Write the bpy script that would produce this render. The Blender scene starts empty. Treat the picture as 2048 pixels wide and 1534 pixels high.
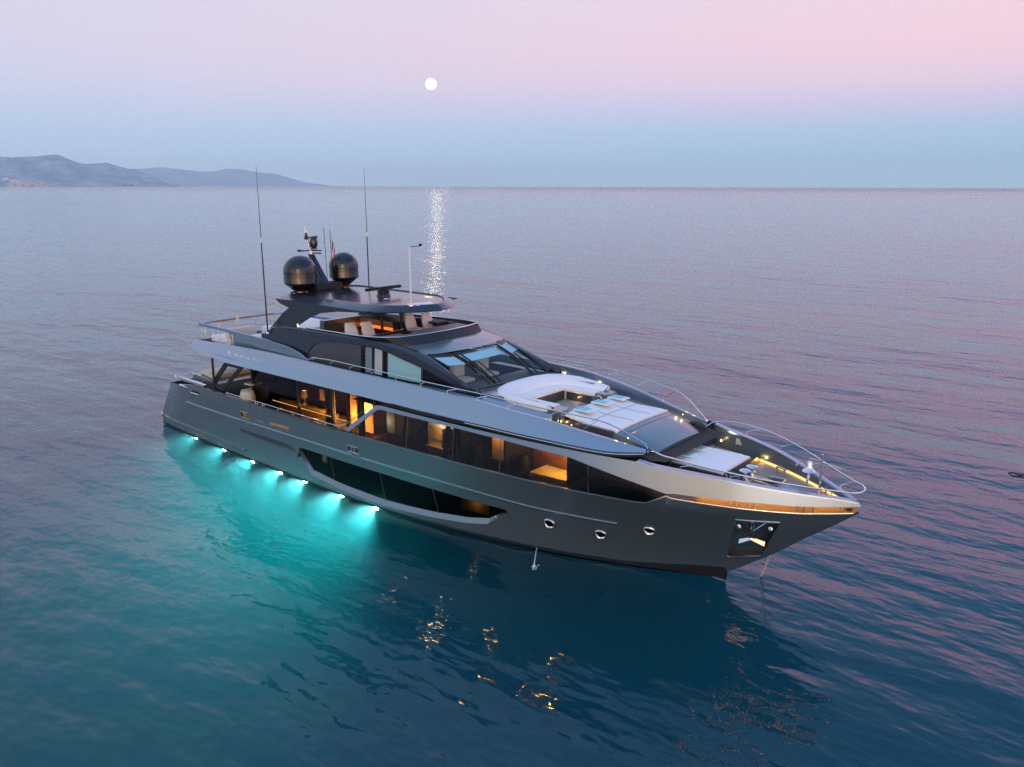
import bpy, bmesh, math, random
from mathutils import Vector, Matrix
R=math.radians
S=bpy.context.scene; COL=S.collection
# ---------------------------------------------------------------- camera
def make_camera():
    cd=bpy.data.cameras.new('camera'); co=bpy.data.objects.new('camera',cd); COL.objects.link(co)
    az,pt,ro=R(CAM_AZ),R(CAM_PT),R(CAM_RO)
    fw=Vector((math.cos(az)*math.cos(pt),math.sin(az)*math.cos(pt),-math.sin(pt)))
    rt=Vector((math.sin(az),-math.cos(az),0)); up=rt.cross(fw)
    r2=rt*math.cos(ro)+up*math.sin(ro); u2=up*math.cos(ro)-rt*math.sin(ro)
    m=Matrix((r2,u2,-fw)).transposed().to_4x4(); m.translation=Vector(CAM_LOC)
    co.matrix_world=m
    cd.sensor_width=36; cd.lens=CAM_F/2048*36; cd.clip_start=.1; cd.clip_end=200000
    S.camera=co
CAM_LOC=(39.4477,-21.7064,11.9393); CAM_AZ=130.2276; CAM_PT=13.8476; CAM_RO=.1332; CAM_F=1601.1
make_camera()
S.view_settings.view_transform='Standard'; S.view_settings.look='None'; S.view_settings.exposure=.6; S.view_settings.gamma=1
cy=S.cycles
cy.use_denoising=True; cy.denoising_prefilter='NONE'; cy.max_bounces=8; cy.diffuse_bounces=2; cy.glossy_bounces=4; cy.transmission_bounces=4; cy.transparent_max_bounces=12; cy.volume_bounces=2
cy.sample_clamp_indirect=4; cy.caustics_reflective=False; cy.caustics_refractive=False
# ---------------------------------------------------------------- sky and dusk glow
def lin(r,g,b):
    f=lambda c:(c/255/12.92 if c/255<=.04045 else ((c/255+.055)/1.055)**2.4)
    return (f(r),f(g),f(b),1)
GLOW_AZ=-48
def make_world():
    w=bpy.data.worlds.new('World'); S.world=w; w.use_nodes=True
    nt=w.node_tree; N=nt.nodes; L=nt.links; N.clear()
    out=N.new('ShaderNodeOutputWorld'); bg=N.new('ShaderNodeBackground'); L.new(bg.outputs[0],out.inputs[0])
    tc=N.new('ShaderNodeTexCoord')
    nz=N.new('ShaderNodeVectorMath'); nz.operation='NORMALIZE'; L.new(tc.outputs['Generated'],nz.inputs[0])
    sp=N.new('ShaderNodeSeparateXYZ'); L.new(nz.outputs[0],sp.inputs[0])
    def M(op,a,b=None,c=None):
        n=N.new('ShaderNodeMath'); n.operation=op
        for i,v in enumerate((a,b,c)):
            if v is None: continue
            if isinstance(v,(int,float)): n.inputs[i].default_value=v
            else: L.new(v,n.inputs[i])
        return n.outputs[0]
    def ramp(fac,stops,interp='EASE'):
        r=N.new('ShaderNodeValToRGB'); r.color_ramp.interpolation=interp
        e=r.color_ramp.elements
        while len(e)<len(stops): e.new(.5)
        for k,(p,c) in zip(e,stops): k.position=p; k.color=c
        L.new(fac,r.inputs[0]); return r.outputs[0]
    asin=M('ARCSINE',sp.outputs['Z'])
    el=M('MULTIPLY',asin,2/math.pi)          # 0 horizon .. 1 zenith
    deg=lambda d:max(0,min(1,d/90))
    dim=lambda c,k:tuple(v*k for v in c[:3])+(1,)
    A=ramp(el,[(deg(0),dim(lin(160,192,212),.78)),(deg(2),dim(lin(154,191,216),.78)),(deg(3.6),dim(lin(168,192,219),.78)),(deg(5.2),dim(lin(202,192,219),.78)),(deg(6.6),dim(lin(226,199,217),.77)),(deg(8.5),dim(lin(238,201,214),.76)),(deg(11),dim(lin(237,206,218),.75)),(deg(13.2),dim(lin(232,208,221),.75)),(deg(18),dim(lin(255,178,212),1.22)),(deg(24),dim(lin(200,186,224),1.08)),(deg(29),dim(lin(146,176,222),.95)),(deg(35),dim(lin(126,166,218),.86)),(deg(50),dim(lin(104,154,214),.90)),(deg(90),lin(104,152,214))],'LINEAR')
    B=ramp(el,[(deg(0),(4.6,2.3,.75,1)),(deg(4),(3.0,1.7,.8,1)),(deg(10),(1.1,.88,.74,1)),(deg(26),lin(188,190,214)),(deg(50),lin(150,176,218)),(deg(90),lin(112,156,216))],'LINEAR')
    g=Vector((math.cos(R(GLOW_AZ)),math.sin(R(GLOW_AZ)),0))
    dp=N.new('ShaderNodeVectorMath'); dp.operation='DOT_PRODUCT'; L.new(nz.outputs[0],dp.inputs[0]); dp.inputs[1].default_value=g
    mr=N.new('ShaderNodeMapRange'); mr.interpolation_type='SMOOTHSTEP'; L.new(dp.outputs['Value'],mr.inputs[0]); mr.inputs[1].default_value=.45; mr.inputs[2].default_value=.99
    mx=N.new('ShaderNodeMix'); mx.data_type='RGBA'; L.new(mr.outputs[0],mx.inputs[0]); L.new(A,mx.inputs[6]); L.new(B,mx.inputs[7])
    lf=N.new('ShaderNodeVectorMath'); lf.operation='DOT_PRODUCT'; L.new(nz.outputs[0],lf.inputs[0]); lf.inputs[1].default_value=(math.cos(R(CAM_AZ+90)),math.sin(R(CAM_AZ+90)),0)
    lm=N.new('ShaderNodeMapRange'); L.new(lf.outputs['Value'],lm.inputs[0]); lm.inputs[1].default_value=-.55; lm.inputs[2].default_value=.75; lm.inputs[3].default_value=0; lm.inputs[4].default_value=.8
    tn=N.new('ShaderNodeMix'); tn.data_type='RGBA'; L.new(lm.outputs[0],tn.inputs[0]); L.new(A,tn.inputs[6]); tn.inputs[7].default_value=dim(lin(186,202,226),.80); L.new(tn.outputs[2],mx.inputs[6])
    L.new(mx.outputs[2],bg.inputs[0]); bg.inputs[1].default_value=1.0
make_world()
sd=bpy.data.lights.new('sun','SUN'); sd.energy=.3; sd.angle=R(25); sd.color=(1,.84,.72)
so=bpy.data.objects.new('sun',sd); COL.objects.link(so)
so.rotation_euler=Vector((-math.cos(R(GLOW_AZ))*math.cos(R(9)),-math.sin(R(GLOW_AZ))*math.cos(R(9)),-math.sin(R(9)))).to_track_quat('-Z','Y').to_euler()
# ---------------------------------------------------------------- sea
FAR=15000; WAVES=((.13,-24,.35,1,.36),(.48,-32,.36,1,.135),(1.3,-22,.45,2,.066),(4.2,-40,.6,1,.009)); WAVE=1.25; UW=620; UWA=104; MOON=10; HAZE=.7/14000
def newmat(name):
    m=bpy.data.materials.new(name); m.use_nodes=True; m.node_tree.nodes.clear(); return m,m.node_tree.nodes,m.node_tree.links
def water_material():
    m,N,L=newmat('sea_water')
    out=N.new('ShaderNodeOutputMaterial')
    # wave height as a node group: swell, wind ripples, chop, fine capillaries (metres)
    G=bpy.data.node_groups.new('wave_height','ShaderNodeTree'); gN,gL=G.nodes,G.links
    G.interface.new_socket('Vector',in_out='INPUT',socket_type='NodeSocketVector'); G.interface.new_socket('Height',in_out='OUTPUT',socket_type='NodeSocketFloat')
    gi=gN.new('NodeGroupInput'); go=gN.new('NodeGroupOutput')
    def noise(scale,rot,stretch,detail,amp):
        mp=gN.new('ShaderNodeMapping'); mp.inputs['Rotation'].default_value=(0,0,R(rot)); mp.inputs['Scale'].default_value=(scale*stretch,scale,scale); gL.new(gi.outputs[0],mp.inputs[0])
        n=gN.new('ShaderNodeTexNoise'); n.noise_dimensions='2D'; n.inputs['Scale'].default_value=1; n.inputs['Detail'].default_value=detail; gL.new(mp.outputs[0],n.inputs[0])
        m_=gN.new('ShaderNodeMath'); m_.operation='MULTIPLY'; gL.new(n.outputs[0],m_.inputs[0]); m_.inputs[1].default_value=amp; return m_.outputs[0]
    def add(a,b):
        n=gN.new('ShaderNodeMath'); n.operation='ADD'; gL.new(a,n.inputs[0]); gL.new(b,n.inputs[1]); return n.outputs[0]
    h=noise(*WAVES[0])
    for q in WAVES[1:]: h=add(h,noise(*q))
    gL.new(h,go.inputs[0])
    tc=N.new('ShaderNodeTexCoord')
    def hgt(dx,dy):
        o=N.new('ShaderNodeVectorMath'); o.operation='ADD'; L.new(tc.outputs['Object'],o.inputs[0]); o.inputs[1].default_value=(dx,dy,0)
        g=N.new('ShaderNodeGroup'); g.node_tree=G; L.new(o.outputs[0],g.inputs[0]); return g.outputs[0]
    # calm slicks and ruffled patches
    mp=N.new('ShaderNodeMapping'); mp.inputs['Rotation'].default_value=(0,0,R(-30)); mp.inputs['Scale'].default_value=(.008,.028,1); L.new(tc.outputs['Object'],mp.inputs[0])
    pn=N.new('ShaderNodeTexNoise'); pn.noise_dimensions='2D'; pn.inputs['Scale'].default_value=1; pn.inputs['Detail'].default_value=3; L.new(mp.outputs[0],pn.inputs[0])
    cm=N.new('ShaderNodeMapRange'); L.new(pn.outputs[0],cm.inputs[0]); cm.inputs[1].default_value=.3; cm.inputs[2].default_value=.7; cm.inputs[3].default_value=.6; cm.inputs[4].default_value=1.2
    # the wind is fresher offshore: ruffled water towards the horizon
    ln=N.new('ShaderNodeVectorMath'); ln.operation='LENGTH'; L.new(tc.outputs['Object'],ln.inputs[0])
    off=N.new('ShaderNodeMapRange'); L.new(ln.outputs['Value'],off.inputs[0]); off.inputs[1].default_value=700; off.inputs[2].default_value=3500; off.inputs[3].default_value=1; off.inputs[4].default_value=3.6
    pm=N.new('ShaderNodeMath'); pm.operation='MULTIPLY'; L.new(cm.outputs[0],pm.inputs[0]); L.new(off.outputs[0],pm.inputs[1]); cm=pm
    e=.035; h0=hgt(0,0)
    def slope(hh):
        d=N.new('ShaderNodeMath'); d.operation='SUBTRACT'; L.new(h0,d.inputs[0]); L.new(hh,d.inputs[1])
        m_=N.new('ShaderNodeMath'); m_.operation='MULTIPLY'; L.new(d.outputs[0],m_.inputs[0]); m_.inputs[1].default_value=WAVE/e
        k=N.new('ShaderNodeMath'); k.operation='MULTIPLY'; L.new(m_.outputs[0],k.inputs[0]); L.new(cm.outputs[0],k.inputs[1]); return k.outputs[0]
    cb=N.new('ShaderNodeCombineXYZ'); L.new(slope(hgt(e,0)),cb.inputs[0]); L.new(slope(hgt(0,e)),cb.inputs[1]); cb.inputs[2].default_value=1
    n0=N.new('ShaderNodeVectorMath'); n0.operation='NORMALIZE'; L.new(cb.outputs[0],n0.inputs[0])
    # light a wavelet would throw down onto its neighbour bounces up again
    ge=N.new('ShaderNodeNewGeometry'); ng=N.new('ShaderNodeVectorMath'); ng.operation='SCALE'; ng.inputs['Scale'].default_value=-1; L.new(ge.outputs['Incoming'],ng.inputs[0])
    rf=N.new('ShaderNodeVectorMath'); rf.operation='REFLECT'; L.new(ng.outputs[0],rf.inputs[0]); L.new(n0.outputs[0],rf.inputs[1])
    sx=N.new('ShaderNodeSeparateXYZ'); L.new(rf.outputs[0],sx.inputs[0]); ab=N.new('ShaderNodeMath'); ab.operation='ABSOLUTE'; L.new(sx.outputs['Z'],ab.inputs[0])
    up_=N.new('ShaderNodeMath'); up_.operation='ADD'; L.new(ab.outputs[0],up_.inputs[0]); up_.inputs[1].default_value=.012
    cx=N.new('ShaderNodeCombineXYZ'); L.new(sx.outputs['X'],cx.inputs[0]); L.new(sx.outputs['Y'],cx.inputs[1]); L.new(up_.outputs[0],cx.inputs[2])
    hv=N.new('ShaderNodeVectorMath'); hv.operation='ADD'; L.new(ge.outputs['Incoming'],hv.inputs[0]); L.new(cx.outputs[0],hv.inputs[1])
    vn=N.new('ShaderNodeVectorMath'); vn.operation='NORMALIZE'; L.new(hv.outputs[0],vn.inputs[0])
    bp=N.new('ShaderNodeMix'); bp.data_type='VECTOR'; L.new(ge.outputs['Backfacing'],bp.inputs[0]); L.new(vn.outputs[0],bp.inputs[4]); L.new(n0.outputs[0],bp.inputs[5])
    fr=N.new('ShaderNodeFresnel'); fr.inputs['IOR'].default_value=1.33; L.new(bp.outputs[1],fr.inputs['Normal'])
    gl=N.new('ShaderNodeBsdfGlossy'); gl.inputs['Roughness'].default_value=.08; gl.inputs['Color'].default_value=(1,1,1,1); L.new(bp.outputs[1],gl.inputs['Normal'])
    tr=N.new('ShaderNodeBsdfTransparent'); tr.inputs[0].default_value=(1,1,1,1)
    mx=N.new('ShaderNodeMixShader'); L.new(fr.outputs[0],mx.inputs[0]); L.new(tr.outputs[0],mx.inputs[1]); L.new(gl.outputs[0],mx.inputs[2])
    L.new(mx.outputs[0],out.inputs['Surface'])
    vs=N.new('ShaderNodeVolumeScatter'); vs.inputs['Color'].default_value=(.24,.70,.95,1); vs.inputs['Density'].default_value=.125; vs.inputs['Anisotropy'].default_value=.2
    va=N.new('ShaderNodeVolumeAbsorption'); va.inputs['Color'].default_value=(.0,.90,.91,1); va.inputs['Density'].default_value=.62
    ad=N.new('ShaderNodeAddShader'); L.new(vs.outputs[0],ad.inputs[0]); L.new(va.outputs[0],ad.inputs[1]); L.new(ad.outputs[0],out.inputs['Volume'])
    m.cycles.homogeneous_volume=True if hasattr(m.cycles,'homogeneous_volume') else None
    return m

def box_mesh(name,x0,x1,y0,y1,z0,z1,mat):
    bm=bmesh.new(); v=[bm.verts.new((x,y,z)) for z in(z0,z1) for y in(y0,y1) for x in(x0,x1)]
    for f in((0,2,3,1),(4,5,7,6),(0,1,5,4),(2,6,7,3),(0,4,6,2),(1,3,7,5)): bm.faces.new([v[i] for i in f])
    me=bpy.data.meshes.new(name); bm.to_mesh(me); bm.free(); me.materials.append(mat)
    o=bpy.data.objects.new(name,me); COL.objects.link(o); return o
sea=box_mesh('sea',-FAR,FAR,-FAR,FAR,-16,0,water_material()); sea['kind']='structure'
m,N,L=newmat('upwelling_blue_bed'); o_=N.new('ShaderNodeOutputMaterial'); d_=N.new('ShaderNodeBsdfDiffuse'); d_.inputs[0].default_value=(.02,.13,.22,1); L.new(d_.outputs[0],o_.inputs[0])  # bed coloured blue in place of light welling up from deep water
bed=box_mesh('sea_bed',-FAR+5,FAR-5,-FAR+5,FAR-5,-15.8,-15,m); bed['kind']='structure'
# ---------------------------------------------------------------- mesh helpers
import numpy as np
def pchip(xs,ys):
    xs=np.array(xs,float); ys=np.array(ys,float); h=np.diff(xs); d=np.diff(ys)/h; m=np.zeros(len(xs))
    m[0]=d[0]; m[-1]=d[-1]
    for i in range(1,len(xs)-1):
        if d[i-1]*d[i]>0:
            w1=2*h[i]+h[i-1]; w2=h[i]+2*h[i-1]; m[i]=(w1+w2)/(w1/d[i-1]+w2/d[i])
    def f(x):
        x=min(max(x,xs[0]),xs[-1]); i=min(max(int(np.searchsorted(xs,x))-1,0),len(h)-1)
        t=(x-xs[i])/h[i]; t2=t*t; t3=t2*t
        return float((2*t3-3*t2+1)*ys[i]+(t3-2*t2+t)*h[i]*m[i]+(-2*t3+3*t2)*ys[i+1]+(t3-t2)*h[i]*m[i+1])
    return f
def lerpf(*pts):
    a=[p[0] for p in pts]; b=[p[1] for p in pts]
    return lambda x: float(np.interp(x,a,b))
def frange(a,b,step,extra=()):
    n=max(1,int(round((b-a)/step))); s=[a+(b-a)*i/n for i in range(n+1)]+[e for e in extra if a<e<b]
    s=sorted(s); out=[s[0]]
    for v in s[1:]:
        if v-out[-1]>1e-4: out.append(v)
    return out
class MB:
    def __init__(s): s.v=[]; s.f=[]
    def add(s,v,f):
        n=len(s.v); s.v+= [tuple(p) for p in v]; s.f+=[tuple(i+n for i in q) for q in f]; return s
    def grid(s,rows,cu=False,cv=False,flip=False):
        a=len(rows); b=len(rows[0]); v=[p for r in rows for p in r]; f=[]
        for i in range(a if cu else a-1):
            for j in range(b if cv else b-1):
                q=(i*b+j,((i+1)%a)*b+j,((i+1)%a)*b+(j+1)%b,i*b+(j+1)%b)
                f.append(q[::-1] if flip else q)
        return s.add(v,f)
    def poly(s,pts): return s.add(pts,[tuple(range(len(pts)))])
    def box(s,x0,x1,y0,y1,z0,z1):
        v=[(x,y,z) for z in(z0,z1) for y in(y0,y1) for x in(x0,x1)]
        return s.add(v,[(0,2,3,1),(4,5,7,6),(0,1,5,4),(2,6,7,3),(0,4,6,2),(1,3,7,5)])
    def prism(s,poly,z0,z1):
        n=len(poly); lo=[(x,y,z0) for x,y in poly]; hi=[(x,y,z1) for x,y in poly]
        f=[tuple(range(n))[::-1],tuple(range(n,2*n))]+[(i,(i+1)%n,n+(i+1)%n,n+i) for i in range(n)]
        return s.add(lo+hi,f)
    def extrude(s,pts,d):
        n=len(pts); d=Vector(d); hi=[tuple(Vector(p)+d) for p in pts]
        f=[tuple(range(n))[::-1],tuple(range(n,2*n))]+[(i,(i+1)%n,n+(i+1)%n,n+i) for i in range(n)]
        return s.add(list(pts)+hi,f)
    def cushion(s,poly,z0,z1,r,zf=None):
        # pillow-edged slab over a plan polygon (counter-clockwise); zf(x,y) lifts it
        n=len(poly); P=[Vector((x,y)) for x,y in poly]; nr=[]
        for i in range(n):
            a=(P[i]-P[i-1]).normalized(); b=(P[(i+1)%n]-P[i]).normalized(); t=(a+b)
            t=t.normalized() if t.length>1e-6 else a
            k=1/max(.5,t.dot(b)); nr.append(Vector((-t.y,t.x))*k)
        rings=[]
        for ins,z in ((r*.6,z0),(0,z0+r*.6),(0,z1-r),(r*.3,z1-r*.3),(r,z1)):
            rings.append([(P[i].x+nr[i].x*ins,P[i].y+nr[i].y*ins,z) for i in range(n)])
        if zf: rings=[[(x,y,z+zf(x,y)) for x,y,z in rg] for rg in rings]
        m=len(s.v); s.grid(rings,cv=True,flip=True)
        s.f.append(tuple(m+i for i in range(n))[::-1]); s.f.append(tuple(m+4*n+i for i in range(n))); return s
    def tube(s,pts,r,n=6,closed=False):
        P=[Vector(p) for p in pts]; rows=[]; N=len(P); up=None
        for i in range(N):
            a=P[i-1] if (i or closed) else P[i]; b=P[(i+1)%N] if (i<N-1 or closed) else P[i]
            t=(b-a).normalized()
            if up is None: up=t.orthogonal().normalized()
            up=(up-t*up.dot(t)).normalized(); w=t.cross(up)
            rr=r[i] if isinstance(r,(list,tuple)) else r
            rows.append([tuple(P[i]+(up*math.cos(2*math.pi*k/n)+w*math.sin(2*math.pi*k/n))*rr) for k in range(n)])
        m=len(s.v); s.grid(rows,cu=closed,cv=True,flip=True)
        if not closed:
            s.f.append(tuple(m+k for k in range(n))[::-1]); s.f.append(tuple(m+(N-1)*n+k for k in range(n)))
        return s
    def lathe(s,prof,c=(0,0,0),n=20,axis=None):
        q=Vector((0,0,1)).rotation_difference(Vector(axis)) if axis else None
        rows=[]
        for r,z in prof:
            row=[]
            for k in range(n):
                p=Vector((r*math.cos(2*math.pi*k/n),r*math.sin(2*math.pi*k/n),z))
                if q: p=q@p
                row.append(tuple(p+Vector(c)))
            rows.append(row)
        m=len(s.v); s.grid(rows,cv=True,flip=True)
        if prof[0][0]>1e-4: s.f.append(tuple(m+k for k in range(n))[::-1])
        if prof[-1][0]>1e-4: s.f.append(tuple(m+(len(prof)-1)*n+k for k in range(n)))
        return s
    def mirror(s):
        n=len(s.v); s.v+=[(x,-y,z) for x,y,z in s.v]; s.f+=[tuple(n+i for i in q)[::-1] for q in s.f]; return s
    def build(s,name,mat,parent=None,smooth=38,bevel=0,split=False):
        me=bpy.data.meshes.new(name); bm=bmesh.new(); vs=[bm.verts.new(p) for p in s.v]
        for q in s.f:
            try: bm.faces.new([vs[i] for i in q])
            except ValueError: pass
        bmesh.ops.remove_doubles(bm,verts=bm.verts,dist=2e-4)
        bmesh.ops.dissolve_degenerate(bm,edges=bm.edges,dist=1e-4)
        bmesh.ops.recalc_face_normals(bm,faces=bm.faces) if smooth<0 else None
        if bevel: bmesh.ops.bevel(bm,geom=list(bm.edges),offset=bevel,segments=2,affect='EDGES',clamp_overlap=True)
        if split:                                   # each separate piece becomes an object of its own
            left=set(bm.verts); parts=[]
            while left:
                st=[left.pop()]; isl=set(st)
                while st:
                    v=st.pop()
                    for e in v.link_edges:
                        w=e.other_vert(v)
                        if w in left: left.remove(w); isl.add(w); st.append(w)
                parts.append(isl)
            bm.verts.index_update(); objs=[]
            for isl in sorted(parts,key=lambda i:min(v.index for v in i)):
                q=MB(); ix={}
                for v in sorted(isl,key=lambda v:v.index): ix[v]=len(q.v); q.v.append(tuple(v.co))
                fs={f for v in isl for f in v.link_faces}
                q.f=[tuple(ix[v] for v in f.verts) for f in sorted(fs,key=lambda f:f.index)]; objs.append(q.build(name,mat,parent,smooth))
            bm.free(); bpy.data.meshes.remove(me); return objs[0]
        bm.to_mesh(me); bm.free(); me.materials.append(mat)
        me.polygons.foreach_set('use_smooth',[True]*len(me.polygons)); me.set_sharp_from_angle(angle=R(abs(smooth)))
        o=bpy.data.objects.new(name,me); COL.objects.link(o)
        if parent is not None:
            o.parent=parent
            q=parent
            while q is not None:                      # parts are modelled in sea coordinates
                o.location-=q.location; q=q.parent
        return o
def mark(o,label=None,cat=None,group=None,kind=None):
    for k,v in (('label',label),('category',cat),('group',group),('kind',kind)):
        if v: o[k]=v
    return o
def empty(name,loc,label,cat,group=None):
    o=bpy.data.objects.new(name,None); o.empty_display_size=.3; COL.objects.link(o); o.location=loc; return mark(o,label,cat,group)
def lamp(name,kind,loc,energy,color,parent,size=.05,direction=None,spot=90,blend=.6):
    d=bpy.data.lights.new(name,kind); d.energy=energy*(5.0 if 'cabin' in name or 'saloon' in name or 'cove' in name else 1); d.color=color; d.shadow_soft_size=size
    if kind=='SPOT': d.spot_size=R(spot); d.spot_blend=blend
    o=bpy.data.objects.new(name,d); COL.objects.link(o); o.parent=parent; o.location=loc
    q=parent
    while q is not None: o.location-=q.location; q=q.parent
    if direction: o.rotation_euler=Vector(direction).to_track_quat('-Z','Y').to_euler()
    return o
# ---------------------------------------------------------------- materials
def pbr(name,col,rough=.5,metal=0,coat=0,noise=None,emit=None,spec=.5,bump=None):
    m,N,L=newmat(name); o=N.new('ShaderNodeOutputMaterial'); p=N.new('ShaderNodeBsdfPrincipled'); L.new(p.outputs[0],o.inputs[0])
    p.inputs['Base Color'].default_value=(*col,1); p.inputs['Roughness'].default_value=rough; p.inputs['Metallic'].default_value=metal
    p.inputs['Coat Weight'].default_value=coat; p.inputs['Coat Roughness'].default_value=.08; p.inputs['Specular IOR Level'].default_value=spec
    if emit: p.inputs['Emission Color'].default_value=(*emit[0],1); p.inputs['Emission Strength'].default_value=emit[1]
    if noise or bump:
        tc=N.new('ShaderNodeTexCoord')
        def nz(sc,det=3):
            mp=N.new('ShaderNodeMapping'); L.new(tc.outputs['Object'],mp.inputs[0])
            mp.inputs['Scale'].default_value=sc if isinstance(sc,tuple) else (sc,)*3
            n=N.new('ShaderNodeTexNoise'); n.inputs['Scale'].default_value=1; n.inputs['Detail'].default_value=det; L.new(mp.outputs[0],n.inputs[0]); return n.outputs[0]
        if noise:
            sc,amt=noise; r=N.new('ShaderNodeMapRange'); L.new(nz(sc),r.inputs[0]); r.inputs[1].default_value=.3; r.inputs[2].default_value=.7
            r.inputs[3].default_value=1-amt; r.inputs[4].default_value=1+amt
            v=N.new('ShaderNodeVectorMath'); v.operation='SCALE'; v.inputs[0].default_value=col; L.new(r.outputs[0],v.inputs['Scale']); L.new(v.outputs[0],p.inputs['Base Color'])
            r2=N.new('ShaderNodeMapRange'); L.new(nz(1.3),r2.inputs[0]); r2.inputs[3].default_value=rough*.85; r2.inputs[4].default_value=rough*1.2; L.new(r2.outputs[0],p.inputs['Roughness'])
        if bump:
            sc,dist=bump; b=N.new('ShaderNodeBump'); b.inputs['Distance'].default_value=dist; L.new(nz(sc),b.inputs['Height']); L.new(b.outputs[0],p.inputs['Normal'])
    return m
def glass(name,tint,ior=1.5,rough=.0,base=None):
    m,N,L=newmat(name); o=N.new('ShaderNodeOutputMaterial')
    ge=N.new('ShaderNodeNewGeometry'); dt=N.new('ShaderNodeVectorMath'); dt.operation='DOT_PRODUCT'; L.new(ge.outputs['Incoming'],dt.inputs[0]); L.new(ge.outputs['Normal'],dt.inputs[1])
    def M(op,a,b_):
        n=N.new('ShaderNodeMath'); n.operation=op
        for i,q in enumerate((a,b_)):
            if q is None: continue
            if isinstance(q,(int,float)): n.inputs[i].default_value=q
            else: L.new(q,n.inputs[i])
        return n.outputs[0]
    f0=((ior-1)/(ior+1))**2 if base is None else base          # Schlick reflectance, same from both sides of the pane
    fac=M('ADD',f0,M('MULTIPLY',1-f0,M('POWER',M('SUBTRACT',1,M('ABSOLUTE',dt.outputs['Value'],None)),5)))
    g=N.new('ShaderNodeBsdfGlossy'); g.inputs['Roughness'].default_value=rough
    t=N.new('ShaderNodeBsdfTransparent'); t.inputs[0].default_value=(*tint,1)
    mx=N.new('ShaderNodeMixShader'); L.new(fac,mx.inputs[0]); L.new(t.outputs[0],mx.inputs[1]); L.new(g.outputs[0],mx.inputs[2]); L.new(mx.outputs[0],o.inputs[0]); return m
def emis(name,col,s):
    m,N,L=newmat(name); m.cycles.emission_sampling='NONE' if name!='moonlight' else 'AUTO'; o=N.new('ShaderNodeOutputMaterial'); e=N.new('ShaderNodeEmission'); e.inputs[0].default_value=(*col,1); e.inputs[1].default_value=s; L.new(e.outputs[0],o.inputs[0]); return m
def teak_mat(name,c1,c2):
    m,N,L=newmat(name); o=N.new('ShaderNodeOutputMaterial'); p=N.new('ShaderNodeBsdfPrincipled'); L.new(p.outputs[0],o.inputs[0]); p.inputs['Roughness'].default_value=.6
    tc=N.new('ShaderNodeTexCoord'); w=N.new('ShaderNodeTexWave'); w.wave_type='BANDS'; w.bands_direction='Y'; w.inputs['Scale'].default_value=4.2; L.new(tc.outputs['Object'],w.inputs[0])
    r=N.new('ShaderNodeValToRGB'); r.color_ramp.elements[0].position=.0; r.color_ramp.elements[0].color=(.01,.01,.01,1); r.color_ramp.elements[1].position=.12; r.color_ramp.elements[1].color=(1,1,1,1); L.new(w.outputs[0],r.inputs[0])
    mp=N.new('ShaderNodeMapping'); mp.inputs['Scale'].default_value=(1.2,14,1); L.new(tc.outputs['Object'],mp.inputs[0])
    n=N.new('ShaderNodeTexNoise'); n.inputs['Scale'].default_value=1; n.inputs['Detail'].default_value=3; L.new(mp.outputs[0],n.inputs[0])
    mx=N.new('ShaderNodeMix'); mx.data_type='RGBA'; L.new(n.outputs[0],mx.inputs[0]); mx.inputs[6].default_value=(*c1,1); mx.inputs[7].default_value=(*c2,1)
    mu=N.new('ShaderNodeMix'); mu.data_type='RGBA'; mu.blend_type='MULTIPLY'; mu.inputs[0].default_value=.6; L.new(mx.outputs[2],mu.inputs[6]); L.new(r.outputs[0],mu.inputs[7]); L.new(mu.outputs[2],p.inputs['Base Color']); return m
M_hull=pbr('graphite_metallic_paint',(.20,.262,.285),.26,.65,.2)
M_shell=pbr('sky_brightened_hull_paint',(.30,.385,.46),.28,.8,.2)  # lighter copy of the hull paint, brightness of the reflected sky put into the colour
M_black=pbr('dark_navy_gloss_paint',(.030,.040,.062),.24,.45,.4,noise=(40,.05))
M_char=pbr('charcoal_panel',(.07,.075,.085),.35,.3,.2)
M_anti=pbr('black_antifouling',(.012,.014,.016),.6)
M_steel=pbr('polished_steel',(.75,.75,.76),.16,1)
M_brass=pbr('polished_brass',(.8,.6,.3),.2,1)
M_dark=pbr('black_rubber',(.012,.012,.013),.55)
M_white=pbr('white_upholstery',(.88,.87,.86),.75,0,noise=(5,.03),bump=(9,.004))
M_cream=pbr('cream_leather',(.66,.58,.47),.6,0,noise=(5,.04),bump=(9,.012))
M_towel=pbr('turquoise_striped_towel',(.20,.62,.66),.9,bump=(120,.004))
M_towelw=pbr('white_towel',(.8,.86,.86),.9,bump=(120,.004))
M_teak=teak_mat('grey_teak_planks',(.33,.285,.27),(.43,.37,.35))
M_cap=pbr('varnished_teak',(.34,.16,.06),.35,0,.4,noise=((3,40,3),.25))
M_wood=pbr('dark_walnut_panel',(.22,.10,.04),.4,0,.2,noise=((2,2,9),.3))
M_oak=pbr('honey_oak_panel',(.50,.28,.10),.45,noise=((2,2,9),.2))
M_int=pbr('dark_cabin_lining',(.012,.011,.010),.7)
M_lin=pbr('beige_cabin_wall',(.55,.52,.46),.7)
M_curt=pbr('linen_curtain',(.42,.36,.28),.85,noise=((25,25,.5),.25))
M_blind=pbr('pale_blue_blind',(.58,.93,.97),.6)
M_bed=pbr('linen_bedding',(.75,.62,.42),.85,bump=(6,.02))
M_glass=glass('smoked_glass',(.16,.16,.155),1.45)
M_glass2=glass('black_tinted_glass',(.10,.10,.095),1.45,base=.012)
M_wind=glass('windscreen_glass',(.76,.83,.85),1.5)
M_clear=glass('clear_glass',(.85,.87,.87),1.45)
M_radome=pbr('black_gloss_radome',(.010,.012,.018),.16,.0,.3,spec=.5)
M_warm=emis('warm_led_light',(1,.62,.22),6)
M_spotw=emis('warm_courtesy_lamp',(1,.66,.28),3.5)
M_under=emis('underwater_lamp_lens',(1,1,.6),60)
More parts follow.
